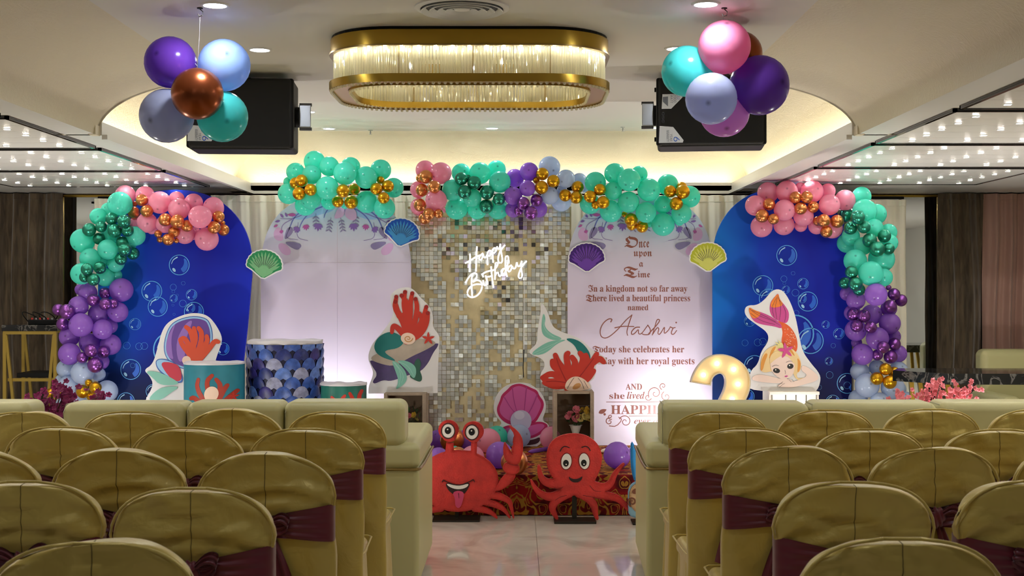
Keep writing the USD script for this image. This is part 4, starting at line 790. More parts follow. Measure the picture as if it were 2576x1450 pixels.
garland(LST('pink', 320, 450, 7.25, [(-30, 300, 185, 0), (330, 310, 175, 0), (595, 430, 205, 1), (900, 375, 145, 0), (945, 555, 195, 2), (1210, 440, 170, 0), (1575, 525, 190, 0), (1332, 695, 210, 3), (1455, 1100, 215, 1), (360, 800, 185, 1), (130, 800, 90, 0), (450, 920, 95, 0), (690, 830, 165, 1), (1050, 1010, 180, 1), (1230, 1000, 120, 0)])
 + LST('copper', 320, 450, 7.25, [(268, 390, 110, 3), (125, 620, 115, 3), (360, 590, 115, 4), (140, 460, 50, 2), (695, 750, 120, 3), (918, 780, 128, 4), (1090, 860, 110, 2), (855, 970, 105, 3), (565, 1005, 70, 2), (750, 1110, 110, 3), (600, 1110, 60, 1), (900, 1130, 50, 1), (1665, 695, 112, 3), (1585, 890, 118, 4), (1755, 935, 108, 2), (1740, 810, 50, 1)]), 10.22, 'pink garland over the left blue arch', 'left')
garland(LST('mint', 690, 370, 7.576, [(770, 280, 205, 0), (405, 480, 178, 1), (710, 530, 185, 2), (1045, 370, 190, 1), (1455, 380, 190, 0), (1345, 500, 222, 3), (1750, 585, 215, 2), (2030, 440, 200, 1), (2275, 775, 190, 1), (270, 890, 200, 1), (1010, 780, 222, 3), (270, 670, 100, 0), (590, 1115, 200, 0), (700, 990, 200, 1), (1050, 1040, 160, 0), (1350, 1090, 90, 0), (1765, 1050, 215, 1), (2100, 1160, 205, 1)])
 + LST('gold', 690, 370, 7.576, [(410, 690, 115, 2), (522, 645, 120, 3), (473, 890, 125, 4), (692, 815, 118, 3), (1310, 838, 130, 4), (1525, 810, 114, 2), (1210, 1040, 115, 3), (1463, 1055, 132, 4), (2025, 630, 75, 2), (1945, 800, 118, 4), (2163, 750, 118, 3), (2083, 975, 112, 3)]), 10.40, 'garland over the plain lilac arch', 'left')
garland(LST('pink', 1020, 380, 6.904, [(340, 330, 168, 0), (615, 385, 190, 1), (225, 670, 148, 0), (235, 970, 150, 0), (535, 855, 188, 2), (650, 1030, 50, 0)])
 + LST('copper', 1020, 380, 6.904, [(355, 450, 120, 3), (290, 680, 112, 3), (500, 625, 112, 3), (260, 470, 80, 2), (255, 940, 112, 3), (405, 1095, 105, 4), (335, 1170, 108, 3), (575, 1090, 82, 2)])
 + LST('mint', 1020, 380, 6.904, [(965, 385, 168, 0), (1297, 390, 190, 1), (1580, 330, 165, 0), (1640, 540, 190, 2), (815, 678, 185, 1), (890, 1000, 195, 0), (1160, 810, 165, 1), (1245, 1020, 170, 0), (1605, 1005, 185, 0)])
 + LST('green', 1020, 380, 6.904, [(970, 485, 115, 3), (1195, 555, 122, 3), (1025, 715, 120, 4), (1090, 460, 50, 2), (1415, 720, 125, 4), (1408, 960, 125, 3), (1625, 840, 108, 3)])
 + LST('lavender', 1240, 380, 6.904, [(380, 470, 160, 0), (630, 365, 165, 0), (350, 785, 160, 1), (600, 650, 140, 1), (355, 1020, 140, 0), (795, 1010, 150, 0)])
 + LST('plum', 1240, 380, 6.904, [(527, 915, 115, 4), (755, 855, 110, 3), (660, 1080, 120, 4), (450, 1040, 85, 3)])
 + LST('pale', 1240, 380, 6.904, [(980, 280, 190, 1), (1270, 480, 160, 2), (1500, 510, 130, 0), (990, 780, 155, 1), (1190, 880, 175, 0), (1200, 680, 90, 0), (1590, 650, 70, 0)])
 + LST('gold', 1240, 380, 6.904, [(860, 402, 112, 4), (1052, 525, 112, 3), (845, 635, 118, 4), (755, 510, 60, 2), (1257, 772, 108, 3), (1470, 630, 108, 3), (1452, 808, 110, 4)]), 10.55, 'garland over the shimmer wall', 'left')
garland(LST('mint', 1440, 400, 7.2485, [(415, 430, 195, 1), (770, 265, 190, 0), (1035, 380, 210, 3), (1215, 280, 155, 0), (1390, 565, 212, 2), (1740, 470, 195, 1), (2130, 690, 200, 0), (740, 585, 165, 1), (320, 820, 190, 0), (705, 955, 205, 1), (1025, 790, 195, 3), (1340, 975, 190, 3), (1650, 830, 165, 2), (1990, 1000, 185, 1), (1655, 1195, 212, 2), (1950, 1130, 90, 0), (1420, 1190, 60, 0)])
 + LST('gold', 1440, 400, 7.2485, [(500, 560, 110, 4), (325, 690, 115, 3), (560, 795, 118, 4), (420, 840, 75, 2), (1780, 595, 115, 3), (2010, 605, 130, 4), (1990, 520, 100, 2), (1893, 820, 122, 4), (1068, 1110, 122, 3), (1080, 1210, 95, 1), (1270, 1235, 112, 2), (950, 1010, 55, 1)]), 10.40, 'garland over the verse arch', 'left')
garland(LST('pink', 1860, 440, 8.05, [(580, 360, 215, 0), (960, 345, 222, 1), (320, 625, 207, 0), (910, 715, 215, 3), (1470, 340, 228, 1), (1240, 260, 110, 0), (1790, 330, 155, 0), (1820, 610, 215, 2), (2140, 510, 212, 0), (450, 1045, 222, 1), (900, 1010, 212, 1), (1295, 835, 205, 2), (1245, 1030, 130, 0), (1560, 1040, 168, 0), (1880, 1080, 210, 0)])
 + LST('copper', 1860, 440, 8.05, [(600, 600, 125, 4), (460, 835, 138, 4), (690, 900, 112, 3), (1140, 460, 125, 3), (1362, 455, 125, 4), (1240, 680, 130, 4), (1490, 650, 120, 3), (1705, 930, 135, 4), (1590, 940, 100, 2), (1975, 945, 135, 4), (1760, 1155, 122, 3)]), 10.22, 'pink garland over the right blue arch', 'left')
garland(LST('mint', 2080, 450, 4.833, [(420, 215, 118, 0), (460, 395, 148, 1), (600, 430, 125, 0), (575, 600, 112, 1), (750, 650, 105, 0), (760, 780, 105, 1), (240, 785, 118, 0), (290, 700, 110, 0), (345, 1000, 140, 2), (440, 820, 110, 0), (665, 980, 160, 1), (535, 1150, 150, 3), (690, 1200, 110, 1)])
 + LST('green', 2080, 450, 4.833, [(238, 440, 85, 2), (375, 470, 85, 4), (285, 600, 82, 3), (450, 585, 80, 3), (520, 750, 88, 3), (698, 698, 80, 3), (612, 855, 92, 4), (750, 852, 72, 2), (300, 1140, 80, 3), (215, 1270, 72, 3), (348, 1280, 85, 4), (390, 1350, 75, 3)])
 + LST('lavender', 2090, 690, 4.394, [(500, 225, 125, 3), (180, 215, 80, 0), (275, 290, 105, 1), (235, 430, 90, 0), (450, 450, 115, 1), (650, 545, 118, 1), (275, 620, 120, 1), (515, 710, 125, 2), (690, 690, 82, 0), (285, 760, 60, 0), (350, 890, 120, 2), (745, 880, 95, 0), (640, 380, 90, 0)])
 + LST('plum', 2090, 690, 4.394, [(697, 222, 68, 4), (775, 290, 68, 3), (655, 360, 75, 3), (640, 150, 30, 1), (250, 445, 72, 3), (365, 465, 72, 4), (287, 575, 70, 4), (440, 590, 68, 3), (577, 808, 70, 4), (702, 775, 70, 3), (515, 895, 62, 3), (660, 918, 75, 4)])
 + LST('pale', 2090, 690, 4.394, [(320, 1080, 105, 1), (510, 1035, 88, 1), (745, 1075, 108, 0), (400, 1232, 135, 2), (685, 1255, 130, 1), (300, 1380, 105, 1), (540, 1420, 110, 2), (760, 1270, 75, 0), (830, 1370, 70, 0)])
 + LST('gold', 2090, 690, 4.394, [(603, 1052, 68, 4), (700, 1090, 65, 3), (508, 1155, 72, 4), (652, 1195, 75, 4)]), 10.22, 'right garland column', 'top')
# bunches hanging from the ceiling
def bunch(items, side, hook, d=5.5):
    kp = P(*hook[0], d)
    for c_, px, py, r, dd, axis, lab in items: balloon(c_, P(px, py, d + dd), r * (d + dd) / F, lab, 'balloons of the %s hanging bunch' % side, axis)
    top = P(hook[1][0], hook[1][1], 5.32); top[2] = 2.65
    t = T('balloon_string', 'thin white string holding the %s balloon bunch from the ceiling' % side, 'string', top)
    obj('string', tube([top - [0, 0, .03], (top + kp) / 2 + [.002, 0, 0], kp], .0009, 5), m_white, t)
    obj('hook', cat([lathe([(0, 0), (.012, 0), (.012, -.004), (0, -.006)], 16, top), tube([top + [0, 0, -.005], top + [.012, 0, -.016], top + [.01, 0, -.032], top + [-.004, 0, -.034], top + [-.008, 0, -.024]], .0022, 6)]), m_darkmetal, t, 40)
    obj('tie', tube([kp + [-.01, 0, .01], kp + [.004, 0, -.006], kp + [.012, 0, .008]], .0014, 5), m_white, t)
bunch([('violet', 430, 158, 65, .04, (-.3, -.9, .2), 'violet balloon, upper left of the left hanging bunch'), ('sky', 563.5, 165, 65.5, .04, (.3, -.9, .3), 'sky blue balloon, upper right of the left hanging bunch'), ('brown', 497, 236.5, 65, -.10, (0, -1, .05), 'dark copper balloon at the front of the left hanging bunch'),
       ('grey', 420.6, 291, 68, .05, (-.4, -.9, -.3), 'grey-blue balloon, lower left of the left hanging bunch'), ('turquoise', 559, 293, 64, .05, (.4, -.9, -.3), 'turquoise balloon, lower right of the left hanging bunch')], 'left', ((497, 166), (503, 8)))
bunch([('rose', 1822, 118, 66, -.07, (0, -.6, .75), 'rose pink balloon at the top of the right hanging bunch'), ('brown', 1860, 136, 57, .16, (.4, .6, .4), 'dark copper balloon hidden behind the right hanging bunch'), ('turquoise', 1729, 180, 64, .03, (-.7, -.6, .2), 'turquoise balloon at the left of the right hanging bunch'),
       ('violet', 1909, 215, 75, .03, (.6, -.7, 0), 'violet balloon at the right of the right hanging bunch'), ('grey', 1789.5, 248, 65, -.11, (-.25, -.9, -.3), 'grey-blue balloon at the front of the right hanging bunch'), ('orchid', 1822, 281, 63, .08, (0, -.6, -.7), 'orchid pink balloon at the bottom of the right hanging bunch')], 'right', ((1822, 54), (1822, 8)))
# loose balloons on the stage
for c_, px, py, r, lab in [('lavender', 1102, 1106, 24, 'lavender balloon on the stage behind the left eye of the crab'), ('copper', 1137, 1106, 31, 'large chrome copper balloon between the eye stalks of the crab'), ('lavender', 1176, 1107, 27, 'lavender balloon on the stage behind the right eye of the crab'), ('pink', 1229, 1109, 31, 'pink balloon on the stage right of the crab eyes'),
        ('mint', 1250, 1099, 27, 'mint balloon on the stage in front of the pink clam'), ('pale', 1305, 1098, 29.5, 'pale blue balloon just below the printed pearl'), ('lavender', 1256, 1146, 34, 'lavender balloon on the stage left of the crab claw'), ('copper', 1294, 1163, 34, 'chrome copper balloon on the stage edge behind the crab claw'),
        ('pink', 1189, 1152, 30, 'pink balloon low behind the crab shell'), ('copper', 1152, 1151, 26, 'chrome copper balloon just above the crab shell'), ('lavender', 1102, 1153, 27, 'lavender balloon beside the left sofa arm'), ('pink', 1387, 1103, 29.5, 'pink balloon on the stage in front of the flower crate'),
        ('lavender', 1552, 1146, 34, 'lavender balloon on the stage right of the octopus'), ('pink', 1616, 1094, 22, 'pink balloon on the stage beside the right sofa arm'), ('mint', 1143, 1134, 12, 'small mint balloon peeping out above the crab shell')]:
    d = (EYE - ZST) * F / (py - CY + r); balloon(c_, P(px, py, d), r * d / F, lab, 'loose balloons on the stage', (rb.uniform(-.8, .8), -.7, rb.uniform(-.2, .8)))
for a, b, mt, lab in [((1331, 1131), (1392, 1137), BM['lavender'][0], 'long lavender modelling balloon lying between the clam and the octopus'), ((1580, 1134), (1600, 1132), BM['lavender'][0], 'short end of a long lavender modelling balloon by the right sofa'), ((1512, 1137), (1542, 1116), plain('latex_cream', (232, 220, 190), .25), 'long cream modelling balloon behind the octopus')]:
    dd = (EYE - ZST - .016) * F / (max(a[1], b[1]) - CY); A, Bq = P(*a, dd), P(*b, dd + .25); A[2] = Bq[2] = ZST + .0155
    t = T('modelling_balloon', lab, 'balloon', (A + Bq) / 2)
    v = Bq - A; u = np.linspace(0, 1, 14); obj('envelope', tube([A + v * k for k in u], [.0155 * min(1, .25 + 6 * min(k, 1 - k) + .1) if min(k, 1 - k) < .13 else .0155 for k in u], 12), mt, t, True)
    obj('knot', sphere(A - v / np.linalg.norm(v) * .004, .005, 1), mt, t, True)

# ------------------------------------------------------------------ drums, crates, number
def drum(lab, x0, x1, ytop, d, mat, rim=.022, wav=.003):
    R = (x1 - x0) / 2 * d / F; c = P((x0 + x1) / 2, ytop, d); zt_ = c[2]; c = np.array([c[0], d + R * .9, ZST])
    t = T('display_drum', lab, 'plinth', c)
    n = 56; th_ = np.arange(n) * 2 * math.pi / n
    H = zt_ - ZST
    obj('wrap', trimesh.creation.cylinder(R, H - rim, sections=n).apply_translation(c + [0, 0, (H - rim) / 2]), mat, t, 40)
    top = [[(c[0] + (R + .004) * math.cos(a), c[1] + (R + .004) * math.sin(a), zt_ - rim) for a in th_], [(c[0] + (R + .005 + wav * math.sin(5 * a + R * 30)) * math.cos(a), c[1] + (R + .005) * math.sin(a), zt_ + wav * math.sin(3 * a) + wav * math.sin(7 * a + 1)) for a in th_],
           [(c[0] + (R - .012) * math.cos(a), c[1] + (R - .012) * math.sin(a), zt_ + wav * math.sin(3 * a)) for a in th_], [(c[0] + .001 * math.cos(a), c[1] + .001 * math.sin(a), zt_ - .004) for a in th_]]
    m = outward(strip(top, True)); obj('paper_rim', m, plain('paper_rim', (214, 210, 216), .55), t, True)
    return t, c, R, zt_ - rim
SCA = [plain('scale_%s' % n_, rgb, .38, var=.35, vscale=26) for n_, rgb in (('navy', (34, 44, 108)), ('blue', (52, 82, 158)), ('cornflower', (84, 114, 184)), ('indigo', (48, 40, 112)), ('silver', (140, 142, 172)))]
t, c, R, zt_ = drum('tall round plinth wrapped in blue fish scales behind the left sofa', 608, 797, 859, 9.4, plain('scale_ground', (18, 18, 52), .4), .026)
rs = random.Random(5); NS, pitch = 13, .0675; row = 0; z = ZST + .03
while z < zt_ - .02:
    for k in range(NS):
        a0 = (k + .5 * (row % 2)) * 2 * math.pi / NS; aw = math.pi / NS * 1.04; hh = .112
        ring = [(0, .0)] + [(math.cos(q), abs(math.sin(q)) ** .85) for q in np.linspace(math.pi, 0, 11)]
        def pt(u, v, e): return (c[0] + (R + e) * math.cos(a0 + aw * u), c[1] + (R + e) * math.sin(a0 + aw * u), min(z + hh * v, zt_))
        vs = [pt(0, .3, .006)] + [pt(u * .8, v * .84, .004 + .012 * v) for u, v in ring[1:]] + [pt(u, v, .001 + .009 * v) for u, v in ring[1:]]; m_ = len(ring) - 1; f = []
        for i in range(m_ - 1):
            f += [[0, 1 + i + 1, 1 + i], [1 + i, 1 + i + 1, 1 + m_ + i + 1], [1 + i, 1 + m_ + i + 1, 1 + m_ + i]]
        mm = trimesh.Trimesh(vs, f, process=False)
        obj('scale', mm, rs.choices(SCA, [5, 5, 3, 2.4, 1.3])[0], t, True)
    z += pitch; row += 1
def wrapdec(t, c, R, name, gpx, d, mat, e):
    """print wrapped on a drum: flat shape in photo measure bent round the cylinder"""
    w = toworld(gpx, d); w = w.segmentize(.02); m = slab(w, 0, .0012); m = m.subdivide_to_size(.03) if len(m.faces) else m
    v = m.vertices.copy(); s_ = np.clip((v[:, 0] - c[0]) / R, -.999, .999); a = -math.pi / 2 + np.arcsin(s_); rr = R + e + (.0012 - v[:, 1])
    m.vertices = np.c_[c[0] + rr * np.cos(a), c[1] + rr * np.sin(a), v[:, 2]]; obj(name, m, mat, t, True)
dT = 9.2
t, c, R, zt_ = drum('round plinth with a teal sea print before the left blue arch', 447, 600, 915, dT, plain('teal_sea_wrap', (44, 128, 148), .4, var=.25, vscale=4), .012)
m_cor3 = plain('coral_brick_print', (168, 52, 34), .45)
wrapdec(t, c, R, 'printed_coral', coralfan([[(525, 1060), (515, 1010), (495, 975), (500, 955)], [(528, 1060), (530, 1000), (520, 960), (535, 945)], [(530, 1060), (550, 1000), (556, 970), (545, 955)], [(520, 1030), (490, 1000), (478, 1004)], [(535, 1040), (570, 1005), (590, 985)], [(540, 1030), (560, 985), (570, 970)]], 16, 9), dT, m_cor3, .001)
wrapdec(t, c, R, 'printed_shell', ell(533, 992, 17, 20, 20), dT, m_sand, .003)
wrapdec(t, c, R, 'printed_starfish', unary_union([leaf(582, 1000, 13, 5, a) for a in (-90, -18, 54, 126, 198)]), dT, m_coral, .002)
dS = 9.3
t, c, R, zt_ = drum('small round plinth with a dark green sea print beside the fish-scale plinth', 800, 916, 968, dS, plain('green_sea_wrap', (28, 104, 92), .4, var=.4, vscale=7), .012, .005)
wrapdec(t, c, R, 'printed_coral', coralfan([[(840, 1040), (845, 1010), (835, 1000)], [(850, 1040), (860, 1005), (868, 996)], [(870, 1040), (890, 1010), (880, 990)], [(830, 1030), (825, 1010)], [(905, 1030), (900, 1000), (907, 985)]], 12, 7), dS, m_coral, .001)
m_crw = plain('weathered_crate_wood', (158, 140, 120), .7, var=.25, vscale=9, bump=.3, bscale=40); m_crd = plain('dark_crate_back', (124, 104, 82), .75, var=.2, vscale=9); m_crl = plain('white_crate_wood', (240, 234, 220), .55, bump=.15, bscale=40)
def crate(lab, px0, px1, pytop, d, depth, mat, back, ztop=None, shelf=False):
    x0, x1 = X(px0, d), X(px1, d); z1 = EYE - (pytop - CY) * d / F; z0 = ZST; w = .018
    t = T('wooden_crate', lab, 'crate', ((x0 + x1) / 2, d + depth / 2, z0))
    n = 3; e = np.linspace(d, d + depth, n + 1)
    for i in range(n):
        a, b = e[i] + .003, e[i + 1] - .003
        for nm, q in (('side_plank', (x0, x0 + w, a, b, z0, z1)), ('side_plank', (x1 - w, x1, a, b, z0, z1)), ('top_plank', (x0 + w, x1 - w, a, b, z1 - w, z1)), ('bottom_plank', (x0 + w, x1 - w, a, b, z0, z0 + w))): obj(nm, rbox(*q, .002, 1), mat, t, 40)
    k = 4; zz_ = np.linspace(z0 + w, z1 - w, k + 1)
    for i in range(k): obj('back_plank', rbox(x0 + w, x1 - w, d + depth - w, d + depth, zz_[i] + .0008, zz_[i + 1] - .0008, .001, 1), back, t, 40)
    for xx in (x0, x1 - .028):
        obj('corner_post', rbox(xx, xx + .028, d - .014, d - .001, z0, z1, .002, 1), mat, t, 40)
    return t, x0, x1, z1
crate('weathered wooden crate with flowers behind the left sofa end', 966, 1072, 990, 9.86, .26, m_crw, m_crd)
crate('weathered wooden crate holding a white flower vase by the storybook arch', 1392, 1494, 986, 9.86, .26, m_crw, m_crd)
x0, x1, d = X(1936, 9.8), X(2062, 9.8), 9.8; z1 = EYE - (986 - CY) * d / F
t = T('wooden_crate', 'white slatted crate under the orange-tailed cut-out', 'crate', ((x0 + x1) / 2, d + .13, ZST))
for px0, px1 in ((1944, 1976), (1979, 2002), (2005, 2028), (2031, 2054)): obj('front_slat', rbox(X(px0, d), X(px1, d), d + .012, d + .024, ZST + .02, z1 - .022, .003, 1), m_crl, t, 40)
for z0_, z2_ in ((ZST, ZST + .03), (z1 - .024, z1)): obj('rail', rbox(x0, x1, d, d + .012, z0_, z2_, .003, 1), m_crl, t, 40)
for xx in (x0, x1 - .018): obj('side_panel', rbox(xx, xx + .018, d + .024, d + .28, ZST, z1, .003, 1), m_crl, t, 40)
for i in range(3): obj('top_plank', rbox(x0 + .02, x1 - .02, d + .026 + i * .086, d + .108 + i * .086, z1 - .016, z1, .003, 1), m_crl, t, 40)
obj('back_panel', rbox(x0 + .02, x1 - .02, d + .285, d + .297, ZST, z1, .003, 1), m_crl, t, 40)
# marquee number
CN = lambda pts: crop(pts, 1720, 700, 4.53)
dN = 9.55
g2 = poly(sm(CN([(78, 1190), (100, 1110), (160, 1000), (260, 900), (410, 862), (560, 890), (690, 980), (755, 1090), (768, 1190), (750, 1300), (690, 1430), (600, 1560), (480, 1700), (400, 1800)]), 2, False).tolist() + CN([(770, 1800), (770, 2060), (80, 2060), (80, 1900)]) + sm(CN([(80, 1900), (160, 1790), (300, 1600), (400, 1400), (460, 1280), (478, 1190), (465, 1120), (430, 1092), (395, 1090), (345, 1120), (320, 1170), (310, 1228)]), 2, False).tolist())
g2 = g2.intersection(shapely.box(1700, 880, 1900, by(dN)))
t = T('marquee_number', 'large cream marquee number 2 with glowing round bulbs', 'marquee light', P(1813, by(dN), dN))
m_mq = plain('marquee_face', (236, 210, 158), .4)
w2 = toworld(g2, dN); obj('face', slab(w2.buffer(-.008), dN + .015, dN + .02), m_mq, t)
obj('rim', slab(w2.difference(w2.buffer(-.008)), dN - .004, dN + .06), plain('marquee_rim', (208, 196, 172), .35), t); obj('back_plate', slab(w2.buffer(-.008), dN + .05, dN + .058), m_mq, t)
m_bulb = glow('marquee_bulb', (255, 238, 196), BULB)
for x_, y_ in CN([(225, 1105), (380, 975), (570, 1040), (620, 1210), (555, 1380), (440, 1560), (300, 1740), (200, 1930), (380, 1940), (560, 1940), (700, 1940)]):
    if y_ > by(dN) - 8: continue
    q = P(x_, y_, dN); b = obj('bulb', sphere(q + [0, .0, 0], .0165, 2), m_bulb, t, True); sub('socket', tube([q + [0, .012, 0], q + [0, .02, 0]], .013, 14), m_brass, b, 40)

# ------------------------------------------------------------------ painted crab, octopus and shell creature
def thick(gpx, d, th_, steps=4, rr=.014):
    w = toworld(gpx, d); ms = []
    for k in range(steps):
        a = math.pi / 2 * (k + .5) / steps; ms.append(slab(w.buffer(-rr * (1 - math.sin(a))), d - th_ / 2 - 0 + rr * (1 - math.cos(a)) * 0 + rr * (1 - math.sin(math.pi / 2 * (k + 1) / steps)) * 0 + rr * (1 - math.cos(math.pi / 2 - a)), d + th_ / 2))
    return cat(ms)
def puffy(gpx, d, th_, rr=.016):
    w = toworld(gpx, d); ms = []
    for k, (ins, dep) in enumerate(((0, rr), (rr * .12, rr * .55), (rr * .35, rr * .25), (rr * .7, rr * .07), (rr, 0))): ms.append(slab(w.buffer(-ins), d + dep, d + th_))
    return cat(ms)
m_red = plain('crab_red_paint', (200, 48, 42), .55, var=.18, vscale=12, bump=.35, bscale=90); m_redd = plain('dark_red_paint', (122, 26, 24), .6); m_eyew = plain('eye_white_paint', (236, 228, 220), .45); m_eyeb = plain('eye_black_paint', (24, 24, 26), .35); m_tong = plain('tongue_pink_paint', (206, 66, 108), .5); m_mouth = plain('mouth_dark_paint', (44, 14, 16), .55)
d = 8.56; C3 = lambda g: CP(g, 1060, 940, 3.536); V3 = lambda pts: crop(pts, 1060, 940, 3.536)
def standing(name, lab, cat_, base_px, d):
    q = P(base_px, CY + EYE * F / d, d); q[2] = 0; return T(name, lab, cat_, q)
t = standing('crab_cutout', 'red painted cartoon crab stand-up with tongue out, left at the aisle end', 'stand-up figure', 1150, d)
bodyg = ell(325, 962, 362, 276).union(poly([(208, 720), (220, 620), (285, 620), (285, 690), (440, 695), (442, 620), (495, 620), (490, 720)])).union(ell(240, 506, 91, 88)).union(ell(461, 518, 94, 88)).union(pol([(165, 545), (212, 612), (290, 612), (320, 555), (240, 520)], 1)).union(pol([(385, 560), (440, 622), (494, 622), (540, 560), (460, 530)], 1))
legs = [[(600, 1080), (700, 1100), (785, 1140), (800, 1200), (820, 1290)], [(560, 1140), (680, 1180), (740, 1220), (788, 1290)], [(480, 1200), (580, 1225), (630, 1250), (672, 1292)]]
for s in legs: bodyg = bodyg.union(stroke(s, 78, 12)).union(stroke([(650 - x, y) for x, y in s], 78, 12))
obj('body', puffy(C3(bodyg), d, .05), m_red, t)
arm = lambda fl: [C3(affinity.affine_transform(g, [fl, 0, 0, 1, 650 if fl < 0 else 0, 0])) for g in (pol([(640, 1060), (665, 1000), (740, 900), (800, 880), (850, 905), (800, 985), (720, 1040)], 2), ell(800, 848, 76, 58, 12), pol([(738, 600), (724, 690), (740, 770), (790, 808), (850, 820), (880, 790), (905, 700), (906, 620), (890, 560), (850, 510), (790, 464), (775, 470), (830, 548), (812, 590), (818, 640), (800, 660), (806, 716), (770, 660)], 1))]
for fl in (1, -1):
    a_, e_, p_ = arm(fl)
    obj('arm', puffy(a_, d - .008, .045), m_red, t); obj('elbow', puffy(e_, d - .018, .045), m_red, t); pr = obj('claw', puffy(p_, d - .028, .045), m_red, t)
    ln = C3(affinity.affine_transform(unary_union([stroke([(808, 720), (800, 665), (820, 640), (812, 600), (832, 550)], 4, 3, 1), stroke([(760, 795), (800, 815), (860, 820)], 5, 4, 1)]), [fl, 0, 0, 1, 650 if fl < 0 else 0, 0]))
    sub('claw_line', slab(toworld(ln, d - .028), d - .0295, d - .0275), m_redd, pr)
lay = lambda k: d - .0012 * k
def pdec(t, nm, g, mat, k, par=None):
    y = d - .0014 * k; return (sub if par else obj)(nm, slab(toworld(C3(g), d), y, d + .002), mat, par or t)
for ex, ey in ((238, 512), (450, 524)):
    e_ = pdec(t, 'eye', ell(ex, ey, 55, 62), m_eyew, 2)
    pdec(t, 'eye_ring', ell(ex, ey, 64, 72).difference(ell(ex, ey, 54, 61)), plain('eye_ring_paint', (70, 30, 30), .6), 3, e_); pdec(t, 'pupil', ell(ex - 2, ey - 4, 28, 32), m_eyeb, 4, e_); pdec(t, 'glint', ell(ex - 4, ey - 14, 7, n=10), m_eyew, 5, e_)
mo = pdec(t, 'mouth', pol([(205, 965), (330, 1000), (440, 962), (410, 1040), (370, 1082), (300, 1085), (240, 1045)], 2), m_mouth, 2)
pdec(t, 'teeth', pol([(215, 975), (330, 1005), (430, 975), (400, 1020), (320, 1034), (250, 1012)], 2), m_eyew, 3, mo); pdec(t, 'tongue', pol([(275, 1060), (330, 1040), (385, 1060), (370, 1130), (350, 1190), (320, 1200), (300, 1170), (300, 1110)], 2), m_tong, 4, mo)
pdec(t, 'smile_line', unary_union([stroke([(185, 965), (196, 945), (215, 962), (330, 1002), (440, 958), (462, 940), (472, 965)], 7, 6, 2), stroke([(330, 1065), (335, 1110)], 4, 2, 0)]), m_mouth, 5, mo)
zq = lambda y: EYE - (940 + y / 3.536 - CY) * d / F
obj('stand_plate', rbox(X(1060 + 100 / 3.536, d), X(1060 + 520 / 3.536, d), d - .05, d + .16, 0, .012, .003, 1), m_darkmetal, t, 40); obj('stand_post', bar((X(1148, d), d + .07, .01), (X(1148, d), d + .07, .42), .024), m_darkmetal, t)
d = 8.50
t = standing('octopus_cutout', 'red painted smiling octopus stand-up, right at the aisle end', 'stand-up figure', 1446, d)
og = pol([(1110, 760), (1125, 660), (1180, 585), (1270, 545), (1365, 536), (1460, 550), (1545, 600), (1600, 680), (1612, 770), (1590, 870), (1545, 960), (1500, 1040), (1440, 1085), (1360, 1095), (1290, 1085), (1230, 1040), (1180, 950), (1125, 860)], 2)
for s, a, b in (([(1215, 985), (1120, 985), (1060, 930), (1045, 830)], 105, 20), ([(1270, 1070), (1150, 1115), (1060, 1080), (1005, 1020), (976, 955)], 100, 10), ([(1310, 1060), (1200, 1130), (1160, 1200), (1180, 1250), (1208, 1298)], 105, 22), ([(1410, 1060), (1490, 1110), (1540, 1180), (1548, 1250), (1566, 1300)], 110, 22),
                ([(1460, 1060), (1600, 1085), (1740, 1110), (1800, 1160), (1848, 1222)], 100, 26), ([(1500, 1000), (1620, 1030), (1690, 990), (1720, 900), (1802, 812)], 100, 20)): og = og.union(stroke(s, a, b, 3))
obj('body', puffy(C3(og), d, .05, .02), m_red, t)
for ex, ey, s in ((1290, 783, 1), (1449, 781, -1)):
    e_ = pdec(t, 'eye', affinity.rotate(ell(ex, ey, 45, 70), 6 * s), m_eyew, 2)
    pdec(t, 'eye_ring', affinity.rotate(ell(ex, ey, 53, 78).difference(ell(ex, ey, 45, 70)), 6 * s), m_redd, 1, e_); pdec(t, 'pupil', ell(ex - 4, ey + 16, 25, 30), m_eyeb, 3, e_); pdec(t, 'glint', ell(ex - 2, ey + 26, 7, 6, n=10), m_eyew, 4, e_)
for s in ([(1235, 692), (1250, 660), (1280, 646), (1316, 662)], [(1428, 658), (1460, 646), (1490, 660), (1502, 688)]): pdec(t, 'eyebrow', stroke(s, 9, 7), m_mouth, 2)
pdec(t, 'mouth', pol([(1308, 912), (1330, 935), (1370, 942), (1410, 932), (1434, 910), (1428, 945), (1395, 970), (1350, 970), (1318, 948)], 2), m_mouth, 2)
pdec(t, 'tentacle_line', unary_union([stroke(s, 6, 3) for s in ([(1180, 1020), (1230, 1035), (1260, 1010)], [(1500, 1000), (1540, 1050), (1600, 1050)], [(1290, 1085), (1230, 1100), (1190, 1130)], [(1440, 1085), (1520, 1100), (1600, 1120)])]), m_redd, 1)
obj('stand_plate', rbox(X(1060 + 1180 / 3.536, d), X(1060 + 1552 / 3.536, d), d - .06, d + .12, 0, .016, .003, 1), m_darkmetal, t, 40); obj('stand_post', bar((X(1446, d), d + .065, .01), (X(1446, d), d + .065, .4), .03), m_darkmetal, t)
d = 8.46
t = standing('shell_creature_cutout', 'blue-finned tan stand-up figure half hidden by the right sofa arm', 'stand-up figure', 1612, d)
bl = plain('creature_blue_paint', (44, 142, 210), .5, var=.15, vscale=12); tn = plain('creature_tan_paint', (206, 168, 126), .55, var=.2, vscale=14)
obj('backboard', puffy(C3(pol([(1840, 1040), (1880, 980), (1960, 950), (2100, 960), (2170, 1080), (2160, 1230), (2090, 1296), (1850, 1296), (1842, 1180)], 2)), d, .05), plain('creature_pale_blue', (150, 196, 220), .5), t)
